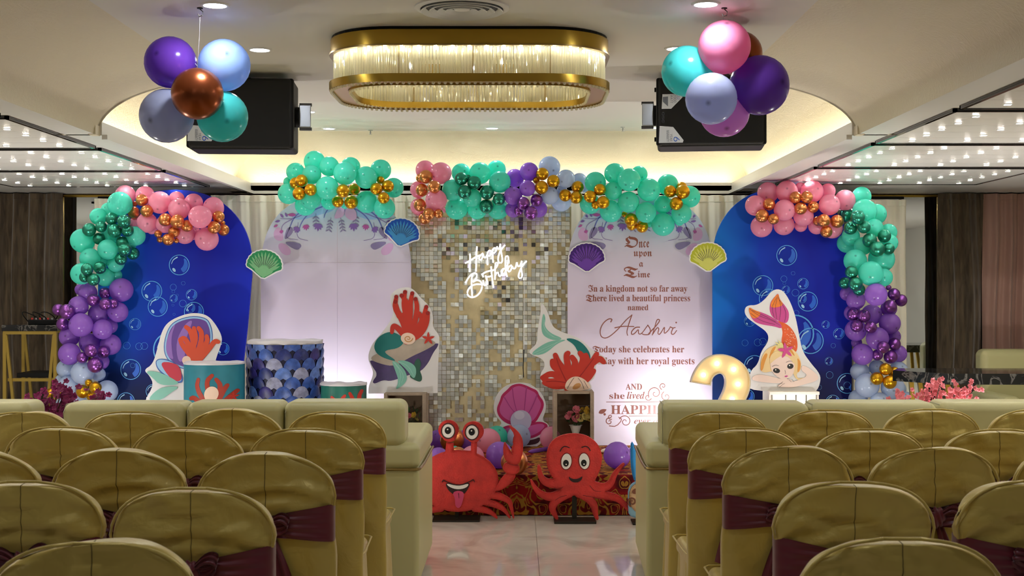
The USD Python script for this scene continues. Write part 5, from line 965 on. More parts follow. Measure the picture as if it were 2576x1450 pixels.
obj('body', puffy(C3(pol([(1846, 1060), (1885, 990), (1960, 965), (2080, 975), (2150, 1080), (2140, 1210), (2060, 1262), (1920, 1255), (1855, 1180)], 2)), d - .012, .05), tn, t)
obj('fin', puffy(C3(unary_union([pol([(1868, 598), (1912, 660), (1935, 640), (1960, 800), (1950, 960), (1900, 975), (1872, 880), (1862, 740)], 1), pol([(1950, 960), (1960, 720), (2010, 560), (2060, 700), (2060, 960)], 1)])), d, .045), bl, t)
pdec(t, 'spiral_mark', unary_union([stroke([(1850 + 40 * math.cos(a) * k + 25, 1140 + 44 * math.sin(a) * k) for a, k in zip(np.linspace(2, 11, 26), np.linspace(1, .2, 26))], 14, 9, 1), ell(1905, 1045, 34, 22, -20), ell(1985, 1070, 44, 20, 30)]), plain('creature_brown_paint', (120, 70, 46), .55), 12)
obj('stand_plate', rbox(X(1590, d), X(1680, d), d - .06, d + .12, 0, .012, .003, 1), m_darkmetal, t, 40)
# ------------------------------------------------------------------ chandelier
def rr_path(a, b, r, n=10):
    p = []; r = max(r, .03)
    for cx_, cy_, a0 in ((a - r, b - r, 0), (-a + r, b - r, 90), (-a + r, -b + r, 180), (a - r, -b + r, 270)):
        for k in range(n + 1): q = math.radians(a0 + 90 * k / n); p.append((cx_ + r * math.cos(q), cy_ + r * math.sin(q)))
    return p
def along(path, step):
    L = LineString(path + [path[0]]); n = int(round(L.length / step)); return [L.interpolate((k + .5) / n, normalized=True).coords[0] for k in range(n)]
CHX, CHY, CA_, CB_ = -.215, 6.125, .632, .445
t = T('chandelier', 'large rounded rectangular crystal and gold ceiling chandelier in the middle of the hall', 'chandelier', (CHX, CHY, 2.41))
def ring(o, i, z0, z1):
    g = Polygon(rr_path(CA_ + o, CB_ + o, .30 + o)).difference(Polygon(rr_path(CA_ + i, CB_ + i, .30 + i)))
    m = trimesh.creation.extrude_polygon(g, z1 - z0, engine='earcut'); m.apply_translation((CHX, CHY, z0)); return m
obj('canopy', ring(-.02, -.14, 2.635, 2.648), plain('canopy_plate', (206, 196, 170), .3), t); obj('gap_ring', ring(-.006, -.03, 2.636, 2.65), m_black, t)
obj('top_band', ring(0, -.012, 2.572, 2.636), m_goldband, t, 40); obj('top_lip', ring(.006, -.016, 2.566, 2.573), m_brass, t, 40)
obj('lower_band', ring(.006, -.006, 2.408, 2.444), m_goldband, t, 40); obj('bottom_ring', ring(-.008, -.085, 2.412, 2.420), m_gold, t, 40); obj('inner_band', ring(-.080, -.088, 2.406, 2.436), m_goldband, t, 40)
m_crys = M('crystal_glass', {'f': ('fresnel', {'IOR': 1.5}), 'ad': ('math', {'math_type': 'add', 'value2': .22}), 'tr': ('transparent_bsdf', {'color': lin((252, 249, 232))}), 'gl': ('glossy_bsdf', {'color': (1., .99, .95), 'roughness': .04}),
        'df': ('translucent_bsdf', {'color': lin((250, 250, 238))}), 'm': ('mix_closure', {}), 'm2': ('mix_closure', {'fac': .36})}, [('f.fac', 'ad.value1'), ('ad.value', 'm.fac'), ('tr.BSDF', 'm.closure1'), ('gl.BSDF', 'm.closure2'), ('m.closure', 'm2.closure1'), ('df.BSDF', 'm2.closure2')], 'm2.closure')
rc = random.Random(9)
def rod(x, y, z0, z1, r=.0062):
    m = trimesh.creation.cylinder(r, z1 - z0, sections=6); m.apply_transform(trimesh.transformations.rotation_matrix(rc.uniform(0, 1), (0, 0, 1)) @ trimesh.transformations.rotation_matrix(rc.gauss(0, .012), (1, 0, 0))); m.apply_translation((CHX + x, CHY + y, (z0 + z1) / 2)); return m
for x, y in along(rr_path(CA_ - .020, CB_ - .020, .28), .0146): obj('crystal_rod', rod(x, y, 2.424, 2.576), m_crys, t)
obj('inner_rod_row', cat([rod(x, y, 2.430 + rc.uniform(0, .012), 2.57) for x, y in along(rr_path(CA_ - .070, CB_ - .070, .235), .0155)]), m_crys, t, kind='stuff')
obj('bead_row', cat([sphere((CHX + x, CHY + y, 2.404), .008, 0, (1, 1, 1)).apply_translation((0, 0, 0)) for x, y in along(rr_path(CA_ - .004, CB_ - .004, .296), .026)] + [sphere((CHX + x, CHY + y, 2.402), .007, 0) for x, y in along(rr_path(CA_ - .088, CB_ - .088, .22), .026)]), m_crys, t, kind='stuff')
m_cled = glow('chandelier_led', (255, 249, 234), CHLED)
for x, y in along(rr_path(CA_ - .045, CB_ - .045, .26), .075): obj('led', sphere((CHX + x, CHY + y, 2.562), .0075, 1), m_cled, t)
for x, y in ((-.30, -1), (.02, -1), (.36, -1), (-.30, 1), (.02, 1), (.36, 1)): obj('support_strut', box(CHX + x - .006, CHX + x + .006, CHY + y * (CB_ - .045) - .004, CHY + y * (CB_ - .045) + .004, 2.42, 2.575), m_goldband, t)

# ------------------------------------------------------------------ ceiling loudspeakers
m_grill = plain('speaker_grille', (12, 12, 13), .55, bump=.5, bscale=900); m_stk = plain('sticker_white', (206, 206, 202), .5); m_stb = plain('sticker_blue', (30, 84, 176), .5); m_stg = plain('sticker_grey', (96, 98, 102), .5); m_logo = plain('badge_grey', (52, 53, 56), .4)
def speaker(side):
    d = 6.86
    if side == 'left': x0, x1, zt, zb_, yaw = X(466, d), X(730, d), EYE + (CY - 193) * d / F, EYE + (CY - 374) * d / F, 4
    else: x0, x1, zt, zb_, yaw = X(1662, d), X(1934, d), EYE + (CY - 190) * d / F, EYE + (CY - 366) * d / F, -7
    cx_, cz_ = (x0 + x1) / 2, (zt + zb_) / 2; w, h = x1 - x0, zt - zb_
    t = T('loudspeaker', 'black ceiling loudspeaker behind the %s balloon bunch' % side, 'loudspeaker', (cx_, d + .15, zb_), None, yaw)
    L = np.array([cx_, d + .15, zb_]); o = lambda m: m.apply_translation((cx_, d + .15, zb_))
    obj('cabinet', o(rbox(-w / 2, w / 2, -.12, .16, 0, h, .018, 2)), m_black, t, 40); obj('grille', o(rbox(-w / 2 + .006, w / 2 - .006, -.15, -.115, .006, h - .006, .016, 2)), m_grill, t, 40)
    obj('end_rail', o(rbox(-w / 2 - .004, -w / 2 + .03, -.142, -.10, .004, h - .004, .012, 1)), m_black, t, 40); obj('end_rail', o(rbox(w / 2 - .03, w / 2 + .004, -.142, -.10, .004, h - .004, .012, 1)), m_black, t, 40)
    s = 1 if side == 'left' else -1
    obj('bracket_disc', o(trimesh.creation.cylinder(.055, .02, sections=28).apply_transform(trimesh.transformations.rotation_matrix(math.pi / 2, (0, 1, 0))).apply_translation((s * (w / 2 + .012), .02, h * .5))), m_black, t, 40)
    obj('bracket_plate', o(rbox(s * (w / 2 + .05) - .032, s * (w / 2 + .05) + .032, .0, .008, h * .5 - .055, h * .5 + .065, .004, 1)), m_grey, t, 40)
    xa_, xb_ = sorted((s * (w / 2 + .02), s * (w / 2 + .085)))
    for za_ in (h * .5 + .06, h * .5 - .07): obj('bracket_arm', o(box(xa_, xb_, .008, .03, za_, za_ + .015)), m_darkmetal, t)
    obj('yoke', o(box(-.03, .03, .05, .09, h, 2.65 - zb_ if 2.65 - zb_ > h + .004 else h + .004)), m_darkmetal, t)
    q = P(0, 0, 1) * 0
    def place(g, name, mat, e):                                  # flat print in (x, z) of the cabinet face
        m = slab(g, -.1502 - e - .0006, -.1502 - e); return obj(name, o(m), mat, t)
    # warranty sticker, its lettering turned on its side
    px = lambda x_: (x_ - (466 if side == 'left' else 1662)) * d / F - w / 2
    pz = lambda y_: h - (y_ - (193 if side == 'left' else 190)) * d / F
    sx = 468 if side == 'left' else 1667
    stk = Polygon([(px(sx), pz(358 if side == 'right' else 356)), (px(sx + 60), pz(358 if side == 'right' else 356)), (px(sx + 62), pz(352)), (px(sx + 36), pz(318)), (px(sx + 2), pz(315))])
    S_ = place(stk, 'warranty_sticker', m_stk, 0)
    def turned(s_, x_a, x_b, y_a, y_b):                           # text running downwards in the box
        g = text_shape(s_, glob.glob('/opt/blender-*/*/datafiles/fonts/Inter.woff2')[0]); g = affinity.scale(g, 1, -1, origin=(0, 0)); g = affinity.rotate(g, -90, origin=(0, 0)); b = g.bounds
        g = affinity.translate(g, -b[0], -b[1]); g = affinity.scale(g, (x_b - x_a) / (b[2] - b[0]), (y_b - y_a) / (b[3] - b[1]), origin=(0, 0)); return affinity.translate(g, x_a, y_a)
    k = sx - 1667
    place(turned('6', px(1704 + k), px(1719 + k), pz(355), pz(343)), 'sticker_text', m_stb, .0008); place(turned('YEAR', px(1695 + k), px(1701 + k), pz(354), pz(336)), 'sticker_text', m_stg, .0008); place(turned('WARRANTY', px(1686 + k), px(1693 + k), pz(355), pz(326)), 'sticker_text', m_stg, .0008)
    if side == 'right':
        g = Polygon([(px(1674), pz(272)), (px(1698), pz(272)), (px(1726), pz(244)), (px(1726), pz(235)), (px(1676), pz(235))]); place(g, 'power_sticker', m_stk, 0)
        place(turned('WATT', px(1696), px(1702), pz(258), pz(237)), 'sticker_text', m_stg, .0008); place(turned('2000', px(1704), px(1711), pz(256), pz(236)), 'sticker_text', m_stg, .0008); place(turned('K12', px(1713), px(1719), pz(249), pz(236)), 'sticker_text', m_stb, .0008)
        place(Polygon([(px(1677), pz(242)), (px(1677), pz(254)), (px(1690), pz(266)), (px(1690), pz(241))]), 'sticker_emblem', m_stg, .0008)
        place(turned('QSC', px(1674), px(1681), pz(307), pz(280)), 'badge', m_logo, .0004)
    for zz_ in (.05, h - .05): obj('corner_knob', o(trimesh.creation.cylinder(.012, .014, sections=16).apply_transform(trimesh.transformations.rotation_matrix(math.pi / 2, (0, 1, 0))).apply_translation((-w / 2 - .008, -.02, zz_))), m_black, t, 40)
speaker('left'); speaker('right')

# ------------------------------------------------------------------ sofas
def sofa(lab, x0, x1, yb_, arms, seams, org, yaw=0., top=.955):
    """back towards the camera; x along the back (local), y away from the camera"""
    t = T('sofa', lab, 'sofa', org, None, yaw); o = lambda m: m.apply_translation(org)
    aw = .24; D = 1.03
    i0 = x0 + (aw if 'l' in arms else 0); i1 = x1 - (aw if 'r' in arms else 0)
    obj('back_panel', o(rbox(i0 - (.0 if 'l' in arms else 0), i1, .01, .24, .06, .72, .025)), m_leather, t, 40); obj('base', o(rbox(x0 + .02, x1 - .02, .06, D - .05, .05, .30, .02)), m_leather, t, 40)
    e = [i0 - (aw * .72 if 'l' in arms else 0)] + list(seams) + [i1 + (aw * .72 if 'r' in arms else 0)]
    for k in range(len(e) - 1):
        c_ = obj('back_cushion', o(rbox(e[k] + .002, e[k + 1] - .002, -.01, .24, .735, top + (.004 * ((k * 7) % 3 - 1)), .045, 3)), m_leather, t, 40)
        sub('piping', o(tube([(e[k] + .012, -.004, .75), (e[k] + .012, -.005, top - .05), (e[k] + .014, .03, top - .012), (e[k] + .014, .20, top - .012)], .003, 6)), m_piping, c_, 40)
        w_ = (i1 - i0) / (len(e) - 1)
        obj('seat_cushion', o(rbox(i0 + k * w_ + .003, i0 + (k + 1) * w_ - .003, .25, D - .02, .30, .45, .04)), m_leather, t, 40)
    for s in arms:
        a, b = (x0, x0 + aw) if s == 'l' else (x1 - aw, x1)
        obj('arm', o(rbox(a, b, .0, D, .05, .635, .03, 3)), m_leather, t, 40); obj('arm_pad', o(rbox(a - .002, b + .002, -.004, D + .004, .625, .757, .04, 3)), m_leather, t, 40)
        xo = b + .008 if s == 'r' else a - .008; xi = b - .17 if s == 'r' else a + .17; xc = b - .02 if s == 'r' else a + .02
        obj('brass_rail', o(tube(sm([(xi, -.012, .628), (xc, -.012, .628), (xo, .03, .628), (xo, D - .1, .628)], 1, False), .0075, 8)), m_brass, t, 40)
    for xx in (x0 + .08, x1 - .08):
        for yy in (.1, D - .12): obj('leg', o(lathe([(0, 0), (.022, 0), (.028, .055), (0, .055)], 14, (xx, yy, 0))), m_darkmetal, t, 40)
sofa('cream leather three-section sofa left of the aisle, back to the audience', -1.75, 0, 6.43, 'r', (-1.145, -.665), (-.478, 6.42, 0))
sofa('cream leather sofa at the far left edge, beside the magenta flowers', -1.9, 0, 6.43, '', (-1.0,), (-2.385, 6.43, 0))
sofa('long cream leather sofa right of the aisle, back to the audience', 0, 4.0, 6.45, 'l', (.80, 1.42, 2.6), (.637, 6.45, 0), -2.2)
def easy():
    t = T('armchair', 'cream leather armchair standing by the pink curtain', 'armchair', (4.15, 10.5, 0)); o = lambda m: m.apply_translation((4.15, 10.5, 0))
    obj('seat', o(rbox(-.32, .5, -.3, .45, .12, .48, .05)), m_leather, t, 40); obj('backrest', o(rbox(-.32, .5, .3, .5, .2, 1.02, .06)), m_leather, t, 40); obj('arm', o(rbox(-.36, -.22, -.3, .48, .1, .68, .05)), m_leather, t, 40); obj('arm', o(rbox(.40, .54, -.3, .48, .1, .68, .05)), m_leather, t, 40)
    for xx, yy in ((-.28, -.24), (.46, -.24), (-.28, .42), (.46, .42)): obj('leg', o(lathe([(0, 0), (.014, 0), (.02, .12), (0, .12)], 12, (xx, yy, 0))), m_gold, t, 40)
easy()

# ------------------------------------------------------------------ tables
m_marble = M('black_marble', {'g': ('geometry', {}), 'n': ('noise_texture', {'scale': 7., 'detail': 6., 'distortion': 1.5}), 'r': ('rgb_ramp', {'ramp': [(0, lin((16, 16, 18))), (.5, lin((24, 24, 27))), (.56, lin((92, 88, 84))), (.6, lin((24, 24, 27))), (1, lin((18, 18, 20)))]}), 'p': ('principled_bsdf', {'roughness': .08})}, [('g.position', 'n.vector'), ('n.fac', 'r.fac'), ('r.color', 'p.base_color')])
m_yg = plain('gold_painted_steel', (178, 150, 70), .35, metal=.6)
def hightable():
    d = 10.4; x0, x1 = X(3, d), X(143, d); z = EYE - (818 - CY) * d / F
    t = T('bar_table', 'tall black-topped bar table with slanting gold legs on the far left', 'table', ((x0 + x1) / 2, d + .22, 0))
    obj('table_top', rbox(x0, x1, d, d + .45, z - .05, z, .006, 1), m_marble, t, 40); obj('top_frame', cat([box(x0 + .01, x1 - .01, d + .01, d + .03, z - .075, z - .05), box(x0 + .01, x1 - .01, d + .42, d + .44, z - .075, z - .05)]), m_yg, t)
    for yy in (d + .025, d + .42):
        xm = (x0 + x1) / 2
        obj('leg', bar((x0 + .02, yy, 0), (x0 + .02, yy, z - .06), .026), m_yg, t); obj('leg', bar((x1 - .02, yy, 0), (x1 - .02, yy, z - .06), .026), m_yg, t)
        obj('brace', bar((x0 + .03, yy, z - .08), (x0 + .15, yy, .03), .022), m_yg, t); obj('brace', bar((x1 - .03, yy, z - .08), (x1 - .13, yy, .03), .022), m_yg, t)
    obj('shelf', rbox(x0 + .10, x1 - .02, d + .06, d + .40, z - .42, z - .385, .004, 1), m_black, t, 40); obj('shelf_rail', box(x0 + .04, x1 - .02, d + .03, d + .05, z - .45, z - .425), m_yg, t)
    m = T('mixer', 'small black audio mixer with cables on the bar table', 'audio mixer', (x1 - .16, d + .2, z))
    obj('case', rbox(x1 - .26, x1 - .05, d + .08, d + .30, z, z + .04, .006, 1), m_black, m, 40)
    for k in range(6): obj('knob', lathe([(0, .0), (.008, 0), (.007, .014), (0, .015)], 12, (x1 - .24 + k * .032, d + .12, z + .04)), m_grey if k % 2 else m_red, m, 40)
    rs_ = random.Random(4)
    for k in range(4):
        a = np.array([x1 - .3 + k * .07, d + .2, z + .02]); obj('cable', tube(sm([a, a + [rs_.uniform(-.06, .06), -.05, .06], a + [rs_.uniform(-.05, .08), -.02, .09], a + [.07, .05, .03], a + [.02, .08, .004]], 2, False), .004, 6), m_black, m, 40)
hightable()
def lowtable():
    zt_, z0_ = .935, 0
    top = poly([(2.68, 9.35), (2.95, 8.98), (4.6, 8.92), (4.6, 9.62), (2.80, 9.62)])
    t = T('side_table', 'black marble topped table with gold legs right of the balloon column', 'table', (3.5, 9.25, 0))
    m = trimesh.creation.extrude_polygon(top, .075, engine='earcut'); m.apply_translation((0, 0, zt_ - .075)); obj('table_top', m, m_marble, t)
    for x_, y_ in ((2.98, 9.08), (2.86, 9.52), (4.3, 9.02), (4.3, 9.55)):
        obj('leg', bar((x_ + .06, y_, 0), (x_, y_, zt_ - .07), .03), m_gold, t); obj('leg', bar((x_ + .18, y_, 0), (x_ + .06, y_, zt_ - .07), .03), m_gold, t)
lowtable()

# ------------------------------------------------------------------ flowers
def blossom(c_, r, n, seed, open_=.55, layers=2):
    rs_ = random.Random(seed); ms = []
    ax = np.array([rs_.uniform(-.7, .7), rs_.uniform(-1, -.2), rs_.uniform(-.1, .9)]); ax /= np.linalg.norm(ax); Rm = trimesh.geometry.align_vectors([0, 0, 1], ax)
    for L in range(layers):
        for k in range(n):
            a = 2 * math.pi * (k + .5 * L) / n + rs_.uniform(-.2, .2); rr = r * (1 - .3 * L); t1 = open_ + .35 * L
            v = np.array([[0, -.12, 0], [.45, -.42, .28 * t1], [.9, -.3, .5 * t1], [1, .05, .62 * t1 + rs_.uniform(-.1, .1)], [.88, .34, .5 * t1], [.45, .4, .28 * t1], [0, .12, 0], [.5, 0, .16 * t1]]) * rr
            f = [[7, i, (i + 1) % 7] for i in range(7)]; m = trimesh.Trimesh(v, f, process=False); m.apply_transform(trimesh.transformations.rotation_matrix(a, (0, 0, 1))); ms.append(m)
    m = cat(ms); m.apply_transform(Rm); m.apply_translation(c_); return m
def petals(name, rgb): return M(name, {'d': ('principled_bsdf', {'base_color': lin(rgb), 'roughness': .6, 'sheen_weight': .2}), 't': ('translucent_bsdf', {'color': lin(rgb)}), 'm': ('mix_closure', {'fac': .3})}, [('d.BSDF', 'm.closure1'), ('t.BSDF', 'm.closure2')], 'm.closure')
m_magf, m_cher, m_carn, m_yel, m_cream, m_grn, m_stem = petals('petal_magenta', (138, 26, 92)), petals('petal_cherry', (240, 146, 158)), petals('petal_carnation', (232, 130, 146)), petals('petal_yellow', (226, 190, 56)), petals('petal_cream', (236, 222, 140)), petals('leaf_green', (58, 96, 44)), plain('brown_stem', (72, 46, 34), .7)
def spray(lab, d, base, tips, mat, r, seed, per):
    rs_ = random.Random(seed); b = np.array(base, float)
    t = T('flower_arrangement', lab, 'flowers', (b[0], b[1], 0))
    obj('vase', lathe([(0, 0), (.07, 0), (.055, .02), (.05, .2), (.085, b[2] - .02), (.08, b[2]), (.07, b[2] - .02), (0, b[2] - .04)], 28, (b[0], b[1], 0)), m_foam, t, 40)
    for px, py in tips:
        e = P(px, py, d) + [0, rs_.uniform(-.08, .08), 0]; mid_ = (b + e) / 2 + [0, 0, .04]
        pts = sm([b - [0, 0, .06], mid_, e], 2, False); obj('stem', tube(pts, np.linspace(.006, .002, len(pts)), 5), m_stem, t, 40)
        for k in range(per):
            c_ = e + np.array([rs_.gauss(0, .03), rs_.gauss(0, .035), rs_.gauss(-.01, .03)]) ; obj('blossom', blossom(c_, r * rs_.uniform(.8, 1.15), 5, rs_.random()), mat, t)
spray('dark magenta artificial flower bunch between the two left sofas', 7.55, P(128, 1090, 7.55), [(92, 995), (100, 1022), (112, 1035), (122, 1003), (135, 985), (150, 968), (162, 975), (170, 988), (176, 1000), (150, 1000), (140, 1020), (158, 1028), (172, 1040), (128, 1040), (105, 1045), (186, 1012), (242, 1004), (252, 998), (228, 1008), (146, 1045), (165, 1012)], m_magf, .022, 3, 7)
spray('pink artificial cherry blossom spray behind the right sofa', 7.9, P(2345, 1080, 7.9), [(2258, 996), (2268, 1004), (2282, 1012), (2318, 1008), (2330, 986), (2345, 978), (2356, 968), (2366, 975), (2352, 992), (2338, 1006), (2372, 1000), (2394, 1004), (2404, 990), (2412, 980), (2424, 976), (2440, 988), (2446, 998), (2430, 1000), (2416, 1006), (2384, 1012)], m_cher, .018, 8, 9)
def bouquet(lab, lab2, px, pyv, d, blooms, r, seed, greens=26):
    b = P(px, pyv, d); zb_ = b[2]
    zt_ = zb_ + .11; rs_ = random.Random(seed)
    v = T('vase', lab2, 'vase', (b[0], d, zb_)); obj('body', lathe([(0, 0), (.030, 0), (.028, .006), (.026, .05), (.044, .105), (.052, .112), (.048, .113), (.040, .10), (.022, .05), (0, .045)], 32, (b[0], d, zb_)), m_white, v, 40)
    t = T('bouquet', lab, 'flowers', (b[0], d, zt_))
    for mt, x_, y_ in blooms:
        c_ = P(x_, y_, d) + [0, rs_.uniform(-.04, .0), 0]; obj('stem', tube([(b[0], d, zt_ - .03), (c_ + [b[0], d, zt_]) / 2, c_], .002, 5), m_grn, t); obj('blossom', blossom(c_, r * rs_.uniform(.9, 1.15), 7, rs_.random(), .7, 3), mt, t)
    for k in range(greens):
        a = rs_.uniform(0, 6.28); q = np.array([b[0] + rs_.gauss(0, .05), d + rs_.uniform(-.03, .05), zt_ + rs_.uniform(.0, .12)]); L = rs_.uniform(.03, .055); v_ = np.array([[0, 0, 0], [.3, -.16, .02], [.7, -.12, .05], [1, 0, .0], [.7, .12, .05], [.3, .16, .02]]) * L
        m = trimesh.Trimesh(v_, [[0, i, i + 1] for i in range(1, 5)], process=False); m.apply_transform(trimesh.transformations.euler_matrix(rs_.uniform(-1, 1), rs_.uniform(-1.4, .2), a)); m.apply_translation(q); obj('leaf', m, m_grn, t)
bouquet('bouquet of pink carnations and yellow roses in the crate vase', 'small white vase in the crate below the coral cut-out', 1448, 1118 - 11, 9.98, [(m_carn, 1449, 1031), (m_carn, 1435, 1040), (m_carn, 1455, 1044), (m_carn, 1444, 1056), (m_carn, 1430, 1046), (m_yel, 1464, 1034), (m_yel, 1478, 1032), (m_cream, 1460, 1050), (m_cream, 1472, 1048), (m_cream, 1484, 1044), (m_yel, 1482, 1054)], .030, 12, 34)
bouquet('small red and yellow posy in the left crate', 'small pale vase in the left crate', 1033, 1107, 9.99, [(m_carn, 1029, 1047), (m_carn, 1022, 1055), (m_yel, 1042, 1045), (m_cream, 1046, 1056)], .024, 15, 30)

# ------------------------------------------------------------------ chairs
def chair_parts(seed):
    r_ = random.Random(seed); n, rows = 72, 64
    H, W, TH, z0 = .978, .218, .046, .02
    amp = r_.uniform(1.5, 2.2); s1, s2 = r_.randint(0, 99), r_.randint(100, 199)
    def half(z):
        if z > .845: q = max(0., 1 - ((z - .845) / (H - .845)) ** 1.95); return W * q ** (1 / 2.8)
        k = (.845 - z) / .845; pin = math.exp(-((z - .765) / .06) ** 2)
        return W * (1 - .025 * k) - .012 * pin - .006 * math.exp(-((z - .45) / .1) ** 2)
    zs = np.r_[np.linspace(z0, .70, 26), np.linspace(.715, .90, 18), H - (H - .90) * (np.linspace(1, 0, 20)[1:]) ** 2.2]
    R = []
    for z in zs:
        w = max(half(z), .001); th_ = TH * min(1., (w / .06)) * (1 - .25 * max(0, (z - .8) / .2)); lean = -.075 * ((z - .42) / .55) if z > .42 else 0
        row_ = []; A_ = np.arange(n) * 2 * math.pi / n; xs_ = w * np.sign(np.cos(A_)) * np.abs(np.cos(A_)) ** .55
        F1 = meshkit.fbm(np.c_[xs_ * 7 + s1, np.full(n, z * 20), np.where(np.sin(A_) < 0, .3, 5.)], 3, s1) - .5; F2 = meshkit.noise(np.c_[(xs_ + z * .6) * 16 + s2, (z - .4 * xs_) * 5, np.ones(n)], s2) - .5
        calm = 1 - .75 * math.exp(-((z - .765) / .07) ** 2)
        for k in range(n):
            a = 2 * math.pi * k / n; ca, sa = math.cos(a), math.sin(a)
            x = w * np.sign(ca) * abs(ca) ** .55; y = th_ * np.sign(sa) * abs(sa) ** .62; f1, f2 = F1[k], F2[k]
            edge = max(0, (z - .90) / .08)
            wr = amp * calm * (.012 * f1 + .007 * f2 * (1 + 1.3 * edge)); drag = .005 * amp * math.sin(70 * (z + .45 * abs(x)) + 3 * f1 * 4) * math.exp(-((z - .86) / .05) ** 2)
            seam = -.0035 * math.exp(-(x / .0045) ** 2) if sa < 0 else 0
            skirtw = .006 * math.sin(40 * x + s1) * max(0, (.4 - z) / .4)
            row_.append((x + (.004 * f2 * edge), y + lean + (-1 if sa < 0 else 1) * (wr + drag + seam + skirtw), z + .006 * amp * math.sin(9 * x + s1) * edge))
        R.append(row_)
    back = strip(R, True); v = np.vstack([back.vertices, np.mean(R[-1], 0), np.mean(R[0], 0)]); f = list(back.faces); b0 = (len(zs) - 1) * n; nv = len(v)
    for k in range(n): f += [[nv - 2, b0 + k, b0 + (k + 1) % n], [nv - 1, (k + 1) % n, k]]
    back = outward(trimesh.Trimesh(v, f, process=False)); seam_line = tube([(q[54][0], q[54][1] - .0006, q[54][2]) for q in R if q[54][2] > .4], .0013, 5)
    hx = lambda z: half(z)
    # piping over the top of the back
    pip = []
    for k in range(33):
        a = math.pi * k / 32; z = .82 + (H - .8206) * (1 - (1 - math.sin(a)) ** 2.2); ww = half(min(z, H - .0005)) * (1 if math.cos(a) >= 0 else -1); pip.append((ww * 1.003, -.075 * ((z - .42) / .55) - TH * .62 * min(1, abs(ww) / .06), z))
    # sash
    S = []
    for k in range(97):
        a = 2 * math.pi * k / 96; ca, sa = math.cos(a), math.sin(a); z_ = .765; w = half(z_) + .007; th_ = TH + .013
        x = w * np.sign(ca) * abs(ca) ** .5; u = abs(x) / w; lean = -.075 * ((z_ - .42) / .55)
        gather = (.030 + .030 * u ** .9) if sa < 0 else .058
        y = th_ * np.sign(sa) * abs(sa) ** .6 + lean; row_ = []
        for j in range(15):
            q = j / 14; fold = (.0042 * math.sin(q * (7 if u > .3 else 10) * math.pi + 2.2 * (1 - u)) * (1.25 - u) if sa < 0 else .001 * math.sin(q * 9)); zc = z_ - .010 * (1 - u) + gather * (1 - 2 * q)
            row_.append((x, y + (-fold - (.004 * (1 - u)) if sa < 0 else fold), zc + .003 * math.sin(8 * x + s1)))
        S.append(row_)
    sash = strip(S)
    fr, bk = np.array(S), np.array(S); cen = np.array([0, -.034, 0]); bk[..., :2] = cen[:2] + (bk[..., :2] - cen[:2]) * np.array([.985, .93]); m2 = strip(bk); m2.invert(); sash = cat([sash, m2])
    yk = -.075 * ((.757 - .42) / .55) - TH - .022
    knot = trimesh.creation.icosphere(3, 1.0); kv = knot.vertices.copy(); kv *= 1 + .12 * np.sin(kv[:, :1] * 9 + kv[:, 2:] * 4); knot.vertices = kv * [.026, .018, .034] + [0, yk, .755]
    def ribbon(pts, w0, w1, tw, nn=14):
        p = sm(pts, 2, False); rows_ = []
        for i, q in enumerate(p):
            u = i / (len(p) - 1); w = w0 + (w1 - w0) * math.sin(u * math.pi * .5); rows_.append([(q[0] + tw * w * (j / 8 - .5), q[1] + .006 * math.sin(j * 1.9 + u * 5) - .004, q[2] + w * (j / 8 - .5) * .9) for j in range(9)])
        a = strip(rows_); b_ = a.copy(); b_.vertices = b_.vertices + [0, .004, 0]; b_.invert(); return cat([a, b_])
    loops = [ribbon([(0, yk, .757), (s * .05, yk - .02, .777 + r_.uniform(0, .03)), (s * .085, yk - .012, .772 + r_.uniform(-.02, .03)), (s * .05, yk + .004, .752), (0, yk + .004, .752)], .022, .055, .2) for s in (-1, 1)]
    def tail(s):
        ln = r_.uniform(.26, .40); rows_ = []
        for i in range(13):
            u = i / 12; w = .022 + .06 * u; xx = s * (.012 + .05 * u + .02 * math.sin(2 * u)); rows_.append([(xx + w * (j / 8 - .5), yk + .012 - .016 * u + .008 * math.sin(j * 1.6 + s + 3 * u), .738 - ln * u + (.015 * (j / 8 - .5) * s * u)) for j in range(9)])
        a = strip(rows_); b_ = a.copy(); b_.vertices = b_.vertices + [0, .004, 0]; b_.invert(); return cat([a, b_])
    seat = rbox(-.196, .196, .0, .43, .40, .475, .03, 3); sv = seat.vertices.copy(); sv[:, 2] += .006 * (meshkit.fbm(np.c_[sv[:, 0] * 12, sv[:, 1] * 12, sv[:, 2] * 0 + s1], 3, 4) - .5) * 2 * (sv[:, 2] > .44); seat.vertices = sv
    rows_ = []
    for z, fl in ((.452, 1.0), (.44, 1.02), (.40, 1.035), (.30, 1.06), (.18, 1.10), (.08, 1.135), (.012, 1.16)):
        row_ = []; m_ = 168
        for k in range(m_):
            a = 2 * math.pi * k / m_; ca, sa = math.cos(a), math.sin(a); x = .192 * np.sign(ca) * abs(ca) ** .35; y = .212 * np.sign(sa) * abs(sa) ** .35; pl = max(0, (.452 - z) / .44) ** .6 * .013 * math.sin(a * 26 + 1.2 * math.sin(a * 5 + s1)); nr = np.array([x, y]) / (math.hypot(x, y) + 1e-9)
            row_.append(((x * (1 + (fl - 1) * .35)) + nr[0] * pl, .215 + y * fl + nr[1] * pl, z))
        rows_.append(row_)
    sk = strip(rows_, True); s2_ = sk.copy(); s2_.vertices = (s2_.vertices - [0, .215, 0]) * [.985, .985, 1] + [0, .215, 0]; s2_.invert(); skirt = cat([sk, s2_])
    seatp = [tube([(-.2, .0, .47), (-.21, .1, .474), (-.21, .4, .474), (-.19, .432, .474), (.19, .432, .474), (.21, .4, .474), (.21, .1, .474), (.2, .0, .47)], .004, 6)]
    return seam_line, back, tube(pip, .0042, 6), sash, knot, loops, [tail(-1), tail(1)], seat, skirt, seatp[0]
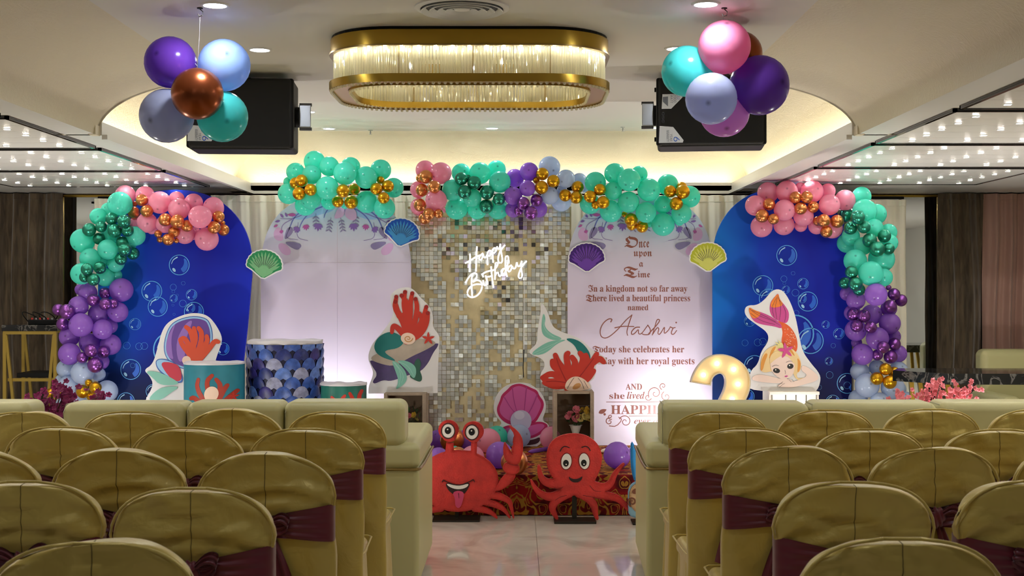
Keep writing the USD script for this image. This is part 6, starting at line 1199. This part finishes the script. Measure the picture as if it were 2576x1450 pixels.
m_seam = plain('seam_thread', (104, 86, 34), .6); protos = []
def chair(px, pytop, d, label, k, yaw=0.):
    q = P(px, CY, d); loc = (q[0], d + .07, 0); grp = 'satin-covered banquet chairs'
    if k >= len(protos):
        p = proto('banquet_chair', loc, label, 'chair', grp, (0, 0, yaw)); protos.append(str(p.GetPath())); OFF[protos[-1]] = np.zeros(3)
        seam_line, back, pip, sash, knot, loops, tails, seat, skirt, sp = chair_parts(40 + 13 * k)
        obj('back_cover', back, m_sat, p, True); obj('piping', pip, m_sat, p, True); obj('seam', seam_line, m_seam, p, True); obj('seat_cover', seat, m_sat, p, 40); obj('seat_piping', sp, m_sat, p, True); obj('skirt', skirt, m_sat, p, True)
        s = obj('sash', sash, m_sash, p, 60, label='maroon satin sash'); sub('knot', knot, m_sash, s, True)
        for m in loops: sub('bow_loop', m, m_sash, s, 60)
        for m in tails: sub('tail', m, m_sash, s, 60)
    else: copy(protos[k], 'banquet_chair', loc, label, 'chair', grp, (0, 0, yaw))
RN = {1: 'nearest', 2: 'second-nearest', 3: 'middle', 4: 'second-farthest', 5: 'farthest'}
CH = {'left': {5: [(846, 5.70, 0), (590, 5.72, -1), (333, 5.70, 0), (62, 5.66, 0)], 4: [(770, 5.0, 2), (474, 5.03, -1), (158, 5.06, 1)], 3: [(671, 4.17, 1), (303, 4.26, 0), (-66, 4.24, 2)], 2: [(489, 3.50, -1), (60, 3.62, 2), (-400, 3.6, 0)], 1: [(238, 2.74, 2)]},
      'right': {5: [(1808, 5.70, -1), (2075, 5.78, 1), (2340, 5.82, 0), (2604, 5.8, 0)], 4: [(1872, 5.02, 1), (2184, 4.98, -1), (2506, 4.97, 1)], 3: [(1980, 4.40, 0), (2343, 4.36, 2), (2712, 4.4, 0)], 2: [(2146, 3.61, -2), (2596, 3.63, 2)], 1: [(2262, 2.79, -1)]}}
kk = 0
for side in ('left', 'right'):
    for rw_ in (5, 4, 3, 2, 1):
        for i, (px, d, yaw) in enumerate(CH[side][rw_]):
            many = len(CH[side][rw_]) > 1
            lab = 'gold satin chair with maroon sash, %s, %s row, %s block' % (ORD[i + 1] + ' from the aisle' if many else 'alone', RN[rw_], side)
            chair(px, 0, d, lab, kk if kk < 4 else (kk * 3 + i) % 4, yaw); kk += 1
